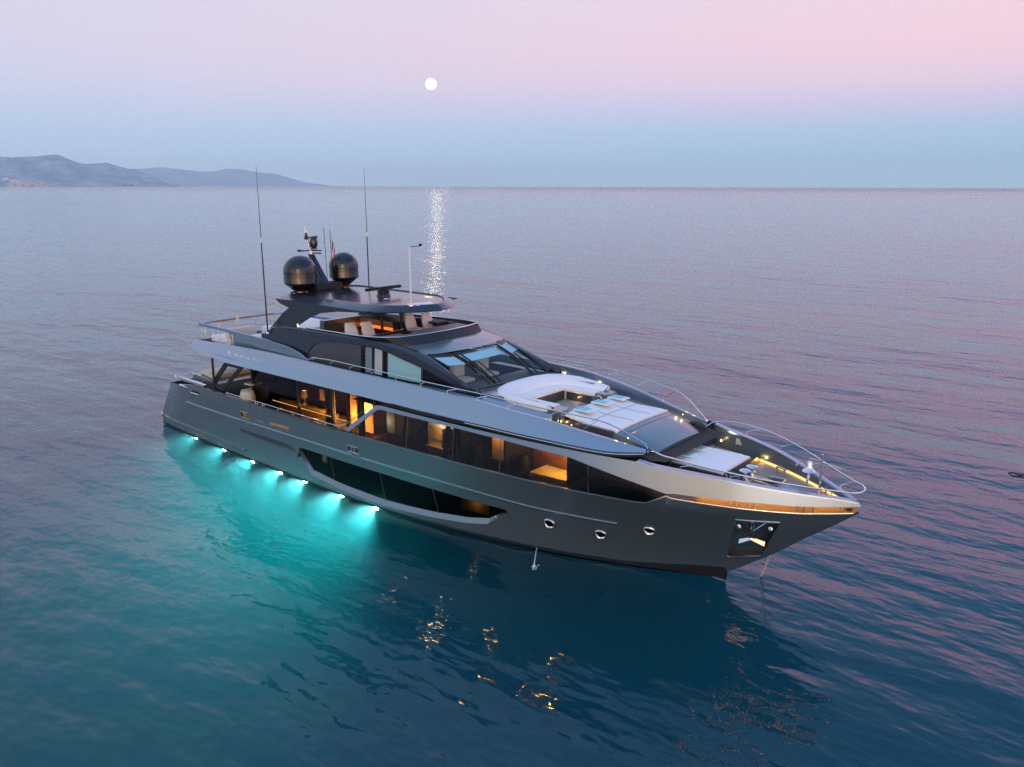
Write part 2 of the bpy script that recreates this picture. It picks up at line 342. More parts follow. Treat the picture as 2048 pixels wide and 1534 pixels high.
M_greyd=pbr('weathered_grey_cushion',(.36,.40,.48),.75,bump=(9,.01))
M_seat=pbr('taupe_back_cushion',(.50,.46,.42),.8,bump=(9,.012))
# ---------------------------------------------------------------- yacht form
ROOT=empty('motor_yacht',(16.7,0,0),'long graphite grey motor yacht lying at anchor with underwater lights on','motor yacht')
_yS=pchip([-1,0,2,5,10,15,18,20,22,24,26,27,28,29.2,30.5,31.5,32.3,33,33.55],[3.05,3.15,3.42,3.55,3.63,3.63,3.63,3.6,3.53,3.38,3.15,2.98,2.76,2.42,1.93,1.40,.90,.42,.02])
_yW=pchip([-1,0,5,10,15,18,20,22,24,26,27.5,28.5,29.4],[2.95,3.05,3.3,3.38,3.35,3.2,2.95,2.6,2.1,1.42,.82,.40,0.0])
_zk=pchip([0,10,20,28,33.55],[2.6,2.85,2.95,3.1,3.32])
_zst=lerpf((29.4,0),(29.91,.34),(30.52,.79),(31.34,1.42),(32.12,2.11),(32.86,2.71),(33.55,3.3))
def yhull(X,z):
    k=_zk(X); s=_yS(X)
    if z>k: return max(s-.17*(z-k),0.0)
    if X<29.4:
        w=_yW(X)
        if z<0: return max(w+z*1.9,.0)
        t=z/k
    else:
        w=0; z0=_zst(X); t=(z-z0)/max(k-z0,.02)
        if t<=0: return 0.0
        b=min(1,(X-29.4)/3.0); b=b*b*(3-2*b); t=t**(1.25-.45*b)
    fl=min(1,max(0,(X-20)/8)); t=t**(1+.25*fl) if X<29.4 else t
    return max(w+(s-w)*t,0)
def xst(X,z):           # the transom leans forward towards its top edge
    if X>=5: return X
    return X+(1-X/5)*float(np.interp(z,[-.5,.66,2.9],[.05,.18,1.9]))
def hp(X,z,off=0,sgn=-1): return (xst(X,z),sgn*max(yhull(X,z)+off,0),z)
def strip(mb,lo,hi,x0,x1,off=0,rows=4,step=.3,extra=(),f=None,off2=None):
    f=f or hp; xs=frange(x0,x1,step,extra); R_=[]
    for X in xs:
        a,b=lo(X),hi(X); b=max(a,b)
        R_.append([f(X,a+(b-a)*k/rows,off if off2 is None else off+(off2-off)*k/rows) for k in range(rows+1)])
    mb.grid(R_,flip=False); return mb
L1lo=lerpf((12.41,1.52),(13.21,.45),(14.85,.29),(17.5,.22),(19.83,.33),(21.4,.48),(22.3,.66),(23.38,1.46))
L1hi=lerpf((12.41,1.52),(13,1.55),(18,1.60),(21,1.55),(23.38,1.46))
Wlo=lerpf((0,2.95),(16.0,2.87),(17,2.90),(19.3,2.95),(21.5,2.98),(26,2.99),(28.0,2.99),(28.35,3.02),(28.95,3.36))
Whi=lerpf((0,2.95),(16.0,2.87),(17.55,4.0),(17.75,4.06),(19.1,4.07),(21.3,4.09),(23.3,4.06),(25.9,3.97),(26.5,3.86),(28.25,3.54),(28.95,3.40))
Glo=lerpf((28.95,3.36),(29.1,3.31),(30.4,3.28),(31.4,3.25),(32.3,3.22),(33.55,3.30))
Ghi=lerpf((28.95,3.40),(29.1,3.44),(31.4,3.44),(32.3,3.42),(33.55,3.46))
Top=lerpf((0,2.44),(2.2,2.62),(4.2,2.80),(6,2.84),(15.5,2.85),(16.05,3.1),(17.45,4.15),(17.75,4.21),(28.0,4.19),(28.4,4.12),(29.5,4.05),(30.6,3.96),(31.64,3.82),(32.6,3.70),(33.2,3.63),(33.55,3.54))
EX=(12.41,13.21,14.85,23.38,22.3,15.5,16,16.05,17.45,17.55,17.75,28,28.35,28.95,29.1,30.65,31.75)
mid=lambda X: L1lo(X) if 12.41<X<23.38 else 1.0
mid2=lambda X: L1hi(X) if 12.41<X<23.38 else 1.0
BS=lambda X: max(.10,(_zst(X)) if X>29.4 else .10)
PKlo=lerpf((30.02,1.06),(31.08,1.46)); 
def build_hull():
    h=MB(); B=28.95
    low=lambda X: min(max(BS(X),0.1),mid(X))
    strip(h,low,mid,0,B,rows=6,extra=EX)
    strip(h,mid2,lambda X:min(Wlo(X),Top(X)),0,B,rows=7,extra=EX)
    # the flared bow from the raked stem up to the knuckle
    strip(h,lambda X:max(.1,_zst(X)),lambda X:max(Glo(X),_zst(X)),B,33.5,rows=13,step=.15,extra=EX)
    h.mirror()
    # transom
    rows=[]
    for z in (.1,.3,.66,1.2,1.8,2.44):
        y=yhull(0,z); rows.append([(xst(0,z),y*k/4,z) for k in (-4,-3,-2,-1,0,1,2,3,4)])
    h.grid(rows,flip=True)
    return h
def build_band():
    h=MB(); B=28.95
    strip(h,lambda X:min(Whi(X),Top(X)),Top,16,B,rows=4,extra=EX); strip(h,lambda X:min(2.95,Top(X)),Top,15.5,16,rows=4)
    strip(h,Ghi,Top,B,33.55,rows=4,step=.2); return h.mirror()
def cut_convex(o,poly,sgn):
    # open a convex hole (X,Z outline) through the side of an object's mesh
    me=o.data; bm=bmesh.new(); bm.from_mesh(me); off=Vector((0,0,0)); n=len(poly)
    xs=[p[0] for p in poly]; zs=[p[1] for p in poly]
    def near():
        F=[]
        for f in bm.faces:
            c=f.calc_center_median()+off
            if min(xs)-.6<c.x<max(xs)+.6 and min(zs)-.6<c.z<max(zs)+.6 and c.y*sgn>0: F.append(f)
        return F
    pl=[]
    for i in range(n):
        a,b=poly[i],poly[(i+1)%n]; d=Vector((b[0]-a[0],0,b[1]-a[1])); nn=Vector((d.z,0,-d.x)).normalized()
        co=Vector((a[0],0,a[1])); ctr=Vector((sum(xs)/n,0,sum(zs)/n))
        if (ctr-co).dot(nn)>0: nn=-nn
        pl.append((co,nn))
        F=near(); g=F+list({e for f in F for e in f.edges})+list({v for f in F for v in f.verts})
        bmesh.ops.bisect_plane(bm,geom=g,plane_co=co-off,plane_no=nn)
    kill=[f for f in near() if all((f.calc_center_median()+off-co).dot(nn)<1e-4 for co,nn in pl)]
    bmesh.ops.delete(bm,geom=kill,context='FACES'); bm.to_mesh(me); bm.free()
    me.set_sharp_from_angle(angle=R(38))
# ---- hull
hull=build_hull().build('hull',M_hull,ROOT)
band=build_band().build('upper_topsides',M_shell,ROOT,split=True)
PK=[(30.65,2.76),(31.72,2.79),(30.92,1.22),(29.99,1.0)]
cut_convex(hull,PK,-1)
b=MB(); strip(b,lambda X:-float(np.interp(X,[0,8,20,26,29.35],[1.5,1.5,1.0,.5,.02])),lambda X:.10,0,29.35,rows=5)
b.mirror().build('underwater_hull',M_anti,ROOT,split=True)
b=MB(); strip(b,lambda X:.03,lambda X:.13 if X<27 else .13+(X-27)*.12,0,29.85,off=.012,rows=1); b.mirror().build('boot_stripe',M_anti,hull,split=True)
b=MB(); strip(b,lambda X:.135+max(0,(X-27))*.12,lambda X:.16+max(0,(X-27))*.12,11.5,29.85,off=.014,rows=1); b.build('waterline_pinstripe',M_steel,hull)
b=MB()
rz=lerpf((2.97,1.82),(5,1.83),(10.5,1.93),(14.5,1.97),(19.6,2.0),(21.8,1.95),(24.2,1.82),(27.07,1.78))
for s in (-1,1):
    P=[]
    for X in frange(2.97,27.07,.3):
        z=rz(X); P.append([hp(X,z-.035,0,s),hp(X,z-.03,.035,s),hp(X,z+.02,.035,s),hp(X,z+.035,0,s)])
    b.grid(P,flip=s>0)
b.build('rub_rail',M_steel,hull,split=True)
# stern bumper rail and swim platform
b=MB()
for s in (-1,1):
    P=[]
    for X in frange(0.0,8.4,.3):
        z=lerpf((0,.52),(1.2,.46),(5.2,.52),(8.4,.45))(X); P.append([hp(X,z-.05,0,s),hp(X,z-.04,.05,s),hp(X,z+.03,.05,s),hp(X,z+.05,0,s)])
    b.grid(P,flip=s>0)
b.build('spray_rail',M_hull,hull,split=True)
b=MB()
pf=[(.5,-3.05),(.5,3.05),(-.1,3.0),(-.32,2.6),(-.38,0),(-.32,-2.6),(-.1,-3.0)]
b.prism(pf[::-1],.36,.54); b.build('swim_platform',M_anti,ROOT,bevel=.02)
b=MB(); b.tube([(x-.01,y,.52) for x,y in pf[2:]]+[(.9,-3.14,.52)],.035); b.build('platform_trim',M_steel,ROOT)
# lower cabin window: sloping lip, pane, posts
b=MB(); strip(b,L1lo,lambda X:min(L1hi(X),L1lo(X)+max(0.0,.19*min(1,(X-12.41)/.9,(23.38-X)/.9))),12.41,23.38,off=0,off2=-.17,rows=3,step=.2,extra=EX); b.mirror().build('lower_window_sill',M_hull,hull,split=True)
g1lo=lambda X:min(L1hi(X),L1lo(X)+.14*max(0,min(1,(X-12.41)/.9,(23.38-X)/.9)))
lwin=strip(MB(),g1lo,L1hi,12.5,23.3,off=-.16,rows=2,step=.2,extra=EX).mirror().build('lower_window_band',M_glass2,hull,split=True)
b=MB()
for x,lean in ((14.55,-.1),(17.45,-.15),(20.07,-.1)):
    z0,z1=g1lo(x),L1hi(x); b.tube([hp(x-lean*.3,z0,-.145),hp(x+lean*.3,z1,-.145)],.014,4)
b.build('window_post',M_char,lwin,split=True)
b=MB(); 
for s in(-1,1):
    P=[[hp(X,L1hi(X),0,s),hp(X,L1hi(X)-.0,-.17,s)] for X in frange(12.41,23.38,.3)]; b.grid(P,flip=s>0)
b.build('window_head',M_char,hull,split=True)
# main deck window band
mwin=strip(MB(),lambda X:Wlo(X),Whi,16,28.95,off=-.05,rows=2,step=.2,extra=EX).mirror().build('main_window_band',M_glass,hull,split=True)
b=MB()
for x in (19.2,21.42,23.4,26.58): b.tube([hp(x+.03,Wlo(x),-.035),hp(x-.05,Whi(x),-.035)],.016,4)
for x in (18.95,20.95,21.3):   # dark uprights between the panes
    b.grid([[hp(x,Wlo(x),-.08),hp(x,Whi(x),-.08)],[hp(x+.22,Wlo(x),-.08),hp(x+.22,Whi(x),-.08)]])
b.build('window_post',M_char,mwin,split=True)
b=MB()
for s in(-1,1):
    xs=frange(16,28.95,.2,EX)
    b.grid([[hp(X,Whi(X),0,s),hp(X,Whi(X),-.07,s)] for X in xs],flip=s>0); b.grid([[hp(X,Wlo(X),-.07,s),hp(X,Wlo(X),0,s)] for X in xs],flip=s>0)
b.build('window_reveal',M_char,hull)
b=MB(); b.tube([hp(X,Wlo(X)-.015,.004) for X in frange(16.1,28.95,.3,EX)]+[hp(X,Glo(X)-.01,.004) for X in frange(29.1,33.4,.2)],.016,4); b.build('window_trim',M_steel,hull)
# mooring slot at the bow with its warm light
b=MB()
for s in(-1,1):
    xs=frange(28.97,33.45,.2)
    b.grid([[hp(X,Glo(X),0,s),hp(X,Glo(X)-.01,-.22,s),hp(X,Ghi(X)+.01,-.22,s),hp(X,Ghi(X),0,s)] for X in xs],flip=s<0)
sl=b.build('mooring_slot',M_oak,hull,split=True)
b=MB()
for X0,X1 in ((29.75,33.35),): 
    b.tube([hp(X,Ghi(X)-.022,-.15) for X in frange(X0,X1,.2)],.010,4)
b.build('led_strip',M_warm,sl)
b=MB()
for x in (30.6,30.75,31.05,31.2,32.15,32.3,32.5,33.1): b.tube([hp(x,Glo(x),-.06),hp(x,Ghi(x),-.06)],.022,6)
b.build('fairlead_roller',M_brass,sl,split=True)
b=MB(); strip(b,Glo,Ghi,29.0,29.68,off=-.01,rows=1,step=.1); b.build('slot_end_shade',M_char,sl)  # dark sheet standing in for the unlit recess at the slot's aft end
# anchor pocket
def inn(p,d):  # point on the pocket wall, d metres inside the skin
    P=hp(p[0],p[1]); return (P[0]-.25*d,P[1]+d,P[2]+.12*d)
b=MB()
E_=[]
for i in range(4):
    a,c=PK[i],PK[(i+1)%4]
    for k in range(6): E_.append((a[0]+(c[0]-a[0])*k/6,a[1]+(c[1]-a[1])*k/6))
b.grid([[inn(p,0) for p in E_],[inn(p,.30) for p in E_]],cv=True); b.poly([inn(p,.30) for p in PK][::-1])
pk=b.build('anchor_pocket',pbr('brushed_steel_lining',(.30,.31,.32),.3,.9),hull)
b=MB(); b.tube([hp(30.65+(31.72-30.65)*k/6,2.76+.03*k/6,.01) for k in range(7)],.022,6); b.tube([hp(29.99+(30.92-29.99)*k/6,1.0+.22*k/6,.01) for k in range(7)],.03,6)
for k in (1,3): b.tube([hp(PK[k][0]+(PK[(k+1)%4][0]-PK[k][0])*j/5,PK[k][1]+(PK[(k+1)%4][1]-PK[k][1])*j/5,.004) for j in range(6)],.008,4)
b.build('pocket_frame',M_steel,pk)
b=MB()
b.poly([inn((30.30,1.50),.10),inn((30.98,1.60),.10),inn((31.10,1.78),.22),inn((30.52,1.90),.24),inn((30.28,1.74),.2)]); b.build('chafe_plate',M_steel,pk)
anc=MB()
c=inn((30.86,2.0),.12); top=inn((31.02,2.60),.16)
anc.tube([c,top],.05,8); anc.tube([(top[0]+.10*math.cos(t),top[1],top[2]+.06+.10*math.sin(t)) for t in [i*math.pi/5 for i in range(10)]],.03,6,closed=True)
anc=anc.build('anchor',M_steel,pk)
b=MB()
for e in ((30.52,1.86),(31.18,1.86)):
    a=Vector(c); q=Vector(inn(e,.10)); w=Vector((0,-.05,-.16)); n_=Vector((0,-.06,0))
    b.extrude([tuple(a),tuple(q),tuple(q+w*.8),tuple(a+w*.5)],n_)
b.build('fluke',M_steel,anc)
b=MB(); b.extrude([inn((30.78,2.08),.05),inn((30.95,2.10),.05),inn((30.93,1.82),.05),inn((30.76,1.80),.05)],(0,.08,0)); b.build('crown_block',M_char,anc)
b=MB()
for e in ((30.74,2.62),(31.34,2.62)): b.tube([inn((30.96,2.28),.10),inn(e,.18)],.02,5)
b.build('anchor_stay',M_steel,pk)
b=MB()
for e in ((30.62,2.35),(31.42,2.38)): b.lathe([(.0,0),(.07,.01),(.07,.10),(0,.12)],inn(e,.2),10,(0,-1,.2))
b.build('pocket_lamp',M_steel,pk,split=True)
# portholes
for x,z,m in ((24.74,1.28,M_oak),(26.38,1.20,M_char),(28.0,1.73,M_lin)):
    p=Vector(hp(x,z)); q=Vector(hp(x+.1,z)); u=Vector(hp(x,z+.1)); nrm=(q-p).cross(u-p).normalized(); nrm=nrm if nrm.y<0 else -nrm
    rim=MB().lathe([(.135,-.02),(.20,0),(.215,.03),(.20,.055),(.165,.06),(.14,.03),(.135,-.02)],p,24,nrm).build('porthole',M_steel,hull)
    MB().lathe([(0,.012),(.14,.012)],p,20,nrm).build('porthole_glass',M_glass,rim)
    MB().lathe([(0,.006),(.135,.006)],p,20,nrm).build('porthole_liner',m,rim)
MB().lathe([(0,.02),(.045,.015),(.05,0)],hp(29.45,.65),12,(.3,-1,-.2)).build('through_hull_fitting',M_steel,hull)
# fairleads, boarding gate, wooden slot, fender recess
def plate(name,pts,mat,par,off=.012,d=.0):
    return MB().grid([[hp(x,z,off) for x,z in r] for r in pts]).build(name,mat,par)
for x0,x1,z0,z1 in ((8.54,9.16,2.07,2.34),(15.93,16.52,2.11,2.36)):
    f=plate('hull_fairlead',[[(x0,z0),(x0,z1)],[(x1,z0),(x1,z1)]],M_dark,hull,.008)
    b=MB(); b.tube([hp(x0,z0,.02),hp(x1,z0,.02),hp(x1,z1,.02),hp(x0,z1,.02)],.022,6,closed=True); b.build('fairlead_frame',M_brass if x0<10 else M_steel,f)
    b=MB()
    for k in (.36,.64): x=x0+(x1-x0)*k; b.tube([hp(x,z0,.02),hp(x,z1,.02)],.04,8)
    b.build('roller',M_brass if x0<10 else M_steel,f)
plate('fold_out_step_slot',[[(10.75,2.14),(10.75,2.27)],[(11.4,2.17),(11.4,2.29)],[(12.12,2.20),(12.12,2.31)]],M_oak,hull,.01)
b=MB(); b.tube([hp(9.72,2.84,.004),hp(9.69,2.15,.004),hp(10.25,2.15,.004),hp(10.38,2.84,.004)],.010,4); b.build('boarding_gate_seam',M_steel,hull)
plate('fender_recess',[[(8.2,1.33),(8.25,1.46)],[(9.4,1.29),(9.4,1.47)],[(11.0,1.28),(11.0,1.50)],[(12.0,1.28),(12.0,1.50)],[(12.35,1.28),(12.36,1.30)]],M_char,hull,.006)
# bulwark inside face, cap
def inner(x0,x1,z0,off,capw,name,mat,par,capmat,capname):
    b=MB(); c=MB(); xs=frange(x0,x1,.25,EX)
    for s in(-1,1):
        b.grid([[hp(X,z0,-off,s)[:2]+(min(z0,Top(X)),)]+[hp(X,Top(X)-.01,-off,s)] for X in xs],flip=s<0)
        c.grid([[hp(X,Top(X)-.02,.012,s),hp(X,Top(X)+.025,.005,s),hp(X,Top(X)+.03,-off*.5,s),hp(X,Top(X)+.02,-off,s),hp(X,Top(X)-.04,-off-.01,s)] for X in xs],flip=s<0)
    p=b.build(name,mat,par,split=True); c.build(capname,capmat,p,split=True)
inner(2.2,15.6,1.9,.14,.14,'main_deck_bulwark',M_char,ROOT,M_char,'bulwark_cap')
inner(28.0,33.5,3.42,.22,.2,'bow_bulwark',M_hull,ROOT,M_shell,'bulwark_cap')
# stern quarter fairleads and cap rail
b=MB(); b.tube([hp(2.0,2.60,.02),hp(2.7,2.62,.03),hp(3.3,2.62,.02)],.05,8); b.build('stern_fairlead',M_steel,hull)
b=MB(); b.tube([(2.35,-3.25,2.86),(2.3,-3.36,2.95),(2.9,-3.4,3.0),(5.2,-3.46,3.03)],.022,6); b.tube([(2.35,-3.25,2.86),(2.4,-3.3,2.7)],.02,6)
b.box(3.1,5.4,-3.5,-3.36,2.88,2.98); b.build('stern_hand_rail',M_steel,ROOT)
plate('cleat_slot',[[(3.85,2.44),(3.85,2.56)],[(4.9,2.46),(4.9,2.58)]],M_dark,hull,.006)
b=MB(); b.tube([hp(3.75,2.42,.02),hp(4.85,2.44,.02)],.03,6); b.build('slot_lip',M_steel,hull)
# boarding rail along the main deck
b=MB(); 
b.tube([hp(X,Top(X)+.14,-.05) for X in frange(9.0,15.45,.4)]+[hp(15.95,3.12+.12,-.06),hp(17.35,4.10+.13,-.06)],.018,6)
b.tube([hp(X,Top(X)+.12,-.05) for X in (7.4,8.0,8.8)],.018,6)
for X in (7.4,8.8,9.0,9.75,9.9,10.25,10.4,11.4,12.45,13.5,14.6,15.45,16.2,16.9): b.tube([hp(X,Top(X),-.05),hp(X,Top(X)+.14,-.05)],.014,5)
b.build('main_deck_rail',M_steel,ROOT)
# decks
def deck(name,x0,x1,yf,z,t,mat,step=.4):
    b=MB(); xs=frange(x0,x1,step); zz=z if callable(z) else (lambda X:z)
    b.grid([[(X,-yf(X),zz(X)),(X,0,zz(X)),(X,yf(X),zz(X))] for X in xs],flip=True); b.grid([[(X,-yf(X),zz(X)-t),(X,0,zz(X)-t),(X,yf(X),zz(X)-t)] for X in xs])
    return b.build(name,mat,ROOT)
deck('main_deck',1.9,17.8,lambda X:yhull(X,1.9)-.1,1.9,.05,M_teak)
deck('bow_deck',27.9,33.4,lambda X:max(yhull(X,3.42)-.2,0.005),3.42,.05,M_teak,.2)
# ---- upper deck shell
_sh=pchip([3,6,10,20,22,23.35,24.7,26,27.2,27.95],[3.26,3.48,3.6,3.6,3.55,3.34,3.02,2.62,2.22,1.94])
_yl=pchip([20,23,25.2,26.95,27.6,27.95],[3.58,3.41,3.10,2.62,2.28,1.99])
zlo=lerpf((3.97,4.52),(5.7,4.42),(7.46,4.37),(10,4.40),(18,4.44),(23,4.42),(25.2,4.35),(26.95,4.25),(27.95,4.28))
zhi=pchip([3.97,5.7,7.9,10.5,19.5,22.1,23.4,24.7,25.6,26.05,27,27.95],[4.83,4.93,5.03,5.09,5.11,5.07,4.96,4.83,4.70,4.63,4.50,4.37])
def ysh(X,z):
    zl=zlo(X); zh=zhi(X); t=(z-zl)/(zh-zl); k=max(0,min(1,(18.2-X)/7))*max(0,min(1,(X-6)/3))
    yl=_yl(X) if X>20 else _sh(X)-.7*(zl-4.42); yt=_sh(X)-.7*(zh-4.42)
    return yl+(yt-yl)*t-k*.10*max(0,1-abs(t-.48)/.18 if t<.48 else 1-abs(t-.48)/.52)
def sp(X,z,off=0,s=-1): return (X+(.0 if X>4.5 else (4.83-z)*.2),s*(ysh(X,z)+off),z)
b=MB()
xs=frange(3.97,27.95,.3,(26.05,27,27.5))
cw=lambda X:.14 if X<26.5 else .14*max(.3,(28.2-X)/1.7)
dz=lerpf((3.97,4.62),(13,4.50),(20,4.44),(24,4.42),(26.5,4.38),(27.95,4.1))
for s in(-1,1):
    rows=[]
    for X in xs:
        a,c=zlo(X),zhi(X); r=[sp(X,a+(c-a)*k/8,0,s) for k in range(9)]
        y=abs(r[-1][1]); r+=[(X,s*(y-.03),c+.025),(X,s*(y-cw(X)),c+.02),(X,s*(y-cw(X)-.02),c-.03),(X,s*(y-cw(X)-.02),min(dz(X),c-.04)-.03)]
        rows.append([(X,s*(abs(r[0][1])-.25),a+.02)]+r)
    b.grid(rows,flip=s>0)
    b.poly(rows[0] if s>0 else rows[0][::-1]); b.poly(rows[-1])
b.grid([[(4.0,-3.02,4.83),(3.97,-3.2,4.52)],[(3.9,0,4.83),(3.85,0,4.5)],[(4.0,3.02,4.83),(3.97,3.2,4.52)]],flip=True)
shell=b.build('upper_deck_shell',M_shell,ROOT)
b=MB(); b.tube([sp(X,zlo(X)+.02,.012) for X in frange(18.5,27.9,.3)],.012,4); b.tube([sp(X,zlo(X)-.06,-.03) for X in frange(18.0,27.9,.3)],.035,4); b.build('shell_gap_shade_strip',M_dark,shell)  # black tubes stand in for the shade in the gap below the shell
b=MB(); b.tube([sp(X,zlo(X)-.02,.0) for X in frange(22,27.9,.3)],.014,5); b.build('shell_rub_strip',M_steel,shell)
deck('upper_deck',4.0,27.3,lambda X:abs(sp(X,zlo(X)+.03)[1])-.1,dz,.08,M_teak)
# name letters in pale metal on the aft shell
b=MB()
def ltr(x,w,h,z):
    b.extrude([sp(x,z,.006),sp(x+w,z,.006),sp(x+w,z+h*.7,.006),sp(x,z+h*.7,.006)],(0,-.012,0))
zz=lambda x:4.70-.004*(x-7)
for x,w,h in ((7.35,.05,.17),(7.42,.05,.19),(7.50,.05,.13),(7.62,.14,.03),(7.95,.06,.15),(8.05,.10,.05),(8.17,.05,.13),(8.36,.05,.13),(8.44,.06,.05),(8.53,.05,.13),(8.62,.05,.14),(8.86,.05,.12),(8.95,.09,.04),(9.08,.05,.12),(9.16,.08,.04),(9.42,.05,.12),(9.52,.05,.10),(9.76,.05,.12),(9.84,.07,.04)): ltr(x,w,h,zz(x))
b.build('name_letter',M_steel,shell,split=True)
# upper hand rail
def rail(name,top,feet,par,r=.02,rk=.014):
    b=MB(); b.tube(top,r,6)
    for f,k,j in feet: b.tube([f,k,j],rk,5)
    return b
b=MB()
xr=[13.2,14.4,15.6,16.9,18.2,19.5,20.8,22.14,23.35,24.72,26.0]
def foot(X,s): return (X,s*(ysh(X,zhi(X))-.06),zhi(X)+.01)
_ry=lerpf((13.2,3.03),(19.5,3.06),(22.7,2.99),(23.9,2.90),(25.11,2.71),(26.65,2.33),(27.3,2.10),(27.85,1.87)); _rz=lerpf((12.9,5.14),(13.25,5.30),(14.5,5.36),(22.5,5.33),(23.74,5.28),(25.1,5.22),(26.65,5.10),(27.2,4.88),(27.85,4.52))
for s in(-1,1):
    b.tube([(X,s*_ry(X),_rz(X)) for X in frange(12.9,27.85,.35)]+[(27.95,s*1.9,4.40)],.02,6)
    for X in xr:
        F=foot(X,s); j=X+.5 if X>20 else X+.25; b.tube([F,(F[0],F[1],F[2]+.10),(j,s*_ry(j),_rz(j))],.013,5)
b.build('upper_deck_rail',M_steel,ROOT)
# bow rail
def bowrail():
    b=MB(); pts=[(27.95,1.86,4.22),(28.2,2.0,4.40),(28.8,2.27,4.44),(29.7,2.24,4.40),(30.92,1.85,4.26),(31.9,1.32,4.12),(32.6,.88,4.03),(33.2,.51,3.97)]
    f=[pchip(range(len(pts)),[p[k] for p in pts]) for k in range(3)]
    top=[tuple(g(i*.25) for g in f) for i in range((len(pts)-1)*4+1)]
    nose=[(33.42,.40,3.955),(33.55,.22,3.95),(33.6,0,3.95)]
    full=[(x,-y,z) for x,y,z in top+nose]+[(x,y,z) for x,y,z in (top+nose)[::-1][1:]]
    b.tube(full,.022,6)
    for (X,Y,Z),(jx,jy,jz) in (((29.21,2.20,4.09),(29.7,2.24,4.39)),((30.53,1.74,3.99),(30.92,1.85,4.26)),((31.7,1.12,3.84),(32.1,1.2,4.09)),((32.85,.36,3.70),(33.2,.51,3.97))):
        for s in(-1,1): b.tube([(X,s*Y,Z-.03),(X,s*Y,Z+.12),(jx,s*jy,jz)],.014,5)
    return b.build('bow_rail',M_steel,ROOT)
bowrail()
# ---------------------------------------------------------------- main deck saloon and cabins
def tubes(name,mat,par,lines,r,n=5):
    for L_ in lines: MB().tube(L_,r,n).build(name,mat,par)
def boxes(name,mat,par,lst,bevel=.0):
    for q in lst: MB().box(*q).build(name,mat,par,bevel=bevel)
# aft saloon behind the side deck
sal=MB().box(8.1,17.7,-2.0,2.0,1.93,1.97).build('saloon_floor',M_wood,ROOT)
g=MB()
for s in (-1,1): g.grid([[(8.2,s*2.72,1.95),(8.2,s*2.72,4.36)],[(15.9,s*2.72,1.95),(15.9,s*2.72,4.36)]])
g.build('saloon_glass',M_glass,ROOT,split=True)
MB().grid([[(8.2,-2.72,1.95),(8.2,-2.72,4.36)],[(8.2,2.72,1.95),(8.2,2.72,4.36)]]).build('saloon_door_glass',M_glass,ROOT)
boxes('saloon_mullion',M_dark,ROOT,[(x,x+.12,-2.76,-2.66,1.95,4.38) for x in (8.2,11.6,13.9,14.9,15.75)])
MB().box(8.2,16.2,-.3,-.2,1.96,4.34).build('saloon_centre_panel',M_wood,ROOT)
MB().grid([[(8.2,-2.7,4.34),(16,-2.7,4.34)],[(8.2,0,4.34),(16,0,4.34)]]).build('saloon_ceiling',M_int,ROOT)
sofa=MB().cushion([(9.4,-2.0),(13.4,-2.0),(13.4,-1.2),(9.4,-1.2)],1.97,2.42,.06).build('saloon_sofa',M_cream,ROOT)
MB().cushion([(9.4,-2.2),(13.4,-2.2),(13.4,-2.0),(9.4,-2.0)],2.3,2.80,.05).build('backrest',M_oak,sofa)
MB().box(9.5,13.6,-2.26,-2.21,1.98,2.82).build('lit_sideboard',M_oak,ROOT)
MB().lathe([(.12,2.8),(.02,2.95),(.02,3.1),(.16,3.12),(.10,3.42),(0,3.42)],(11.2,-2.1,0),12).build('table_lamp',M_bed,ROOT)
lamp('saloon_lamp','POINT',(11.2,-2.1,3.5),1.0,(1,.6,.25),ROOT,.05)
for k in range(3): MB().cushion([(9.9+1.1*k,-1.98),(10.5+1.1*k,-1.98),(10.5+1.1*k,-1.76),(9.9+1.1*k,-1.76)],2.42,2.74,.06).build('scatter_cushion',M_cream,sofa)
tubes('curtain',M_curt,ROOT,[],.1)
for x in (13.35,13.5,13.65,13.8,15.45,15.6): MB().lathe([(.075,1.97),(.085,2.8),(.07,3.4),(.08,4.33)],(x,-2.55,0),10).build('curtain',M_curt,ROOT)
MB().box(14.1,14.7,-2.1,-2.05,1.97,4.33).build('lit_oak_panel',M_oak,ROOT)
MB().box(14.95,15.45,-1.9,-1.85,2.3,4.1).build('lit_oak_panel',M_oak,ROOT)
MB().box(12.15,13.1,-2.0,-1.94,3.15,3.62).build('framed_picture',M_oak,ROOT)
lamp('saloon_lamp','POINT',(14.6,-2.45,3.0),34,(1,.50,.14),ROOT,.06)
lamp('saloon_lamp','POINT',(15.2,-2.4,2.5),16,(1,.50,.14),ROOT,.06)
lamp('saloon_lamp','POINT',(12.6,-2.4,3.0),5,(1,.55,.2),ROOT,.06)
tubes('cove_light',M_warm,ROOT,[[(9.6,-2.64,2.83),(15.6,-2.64,2.86)]],.008,4)
for x,e_ in ((10.3,.8),(11.1,1.3),(11.9,1.9),(12.7,2.4),(13.3,2.4)): lamp('cove_lamp','POINT',(x,-2.62,2.98),e_,(1,.42,.10),ROOT,.05)
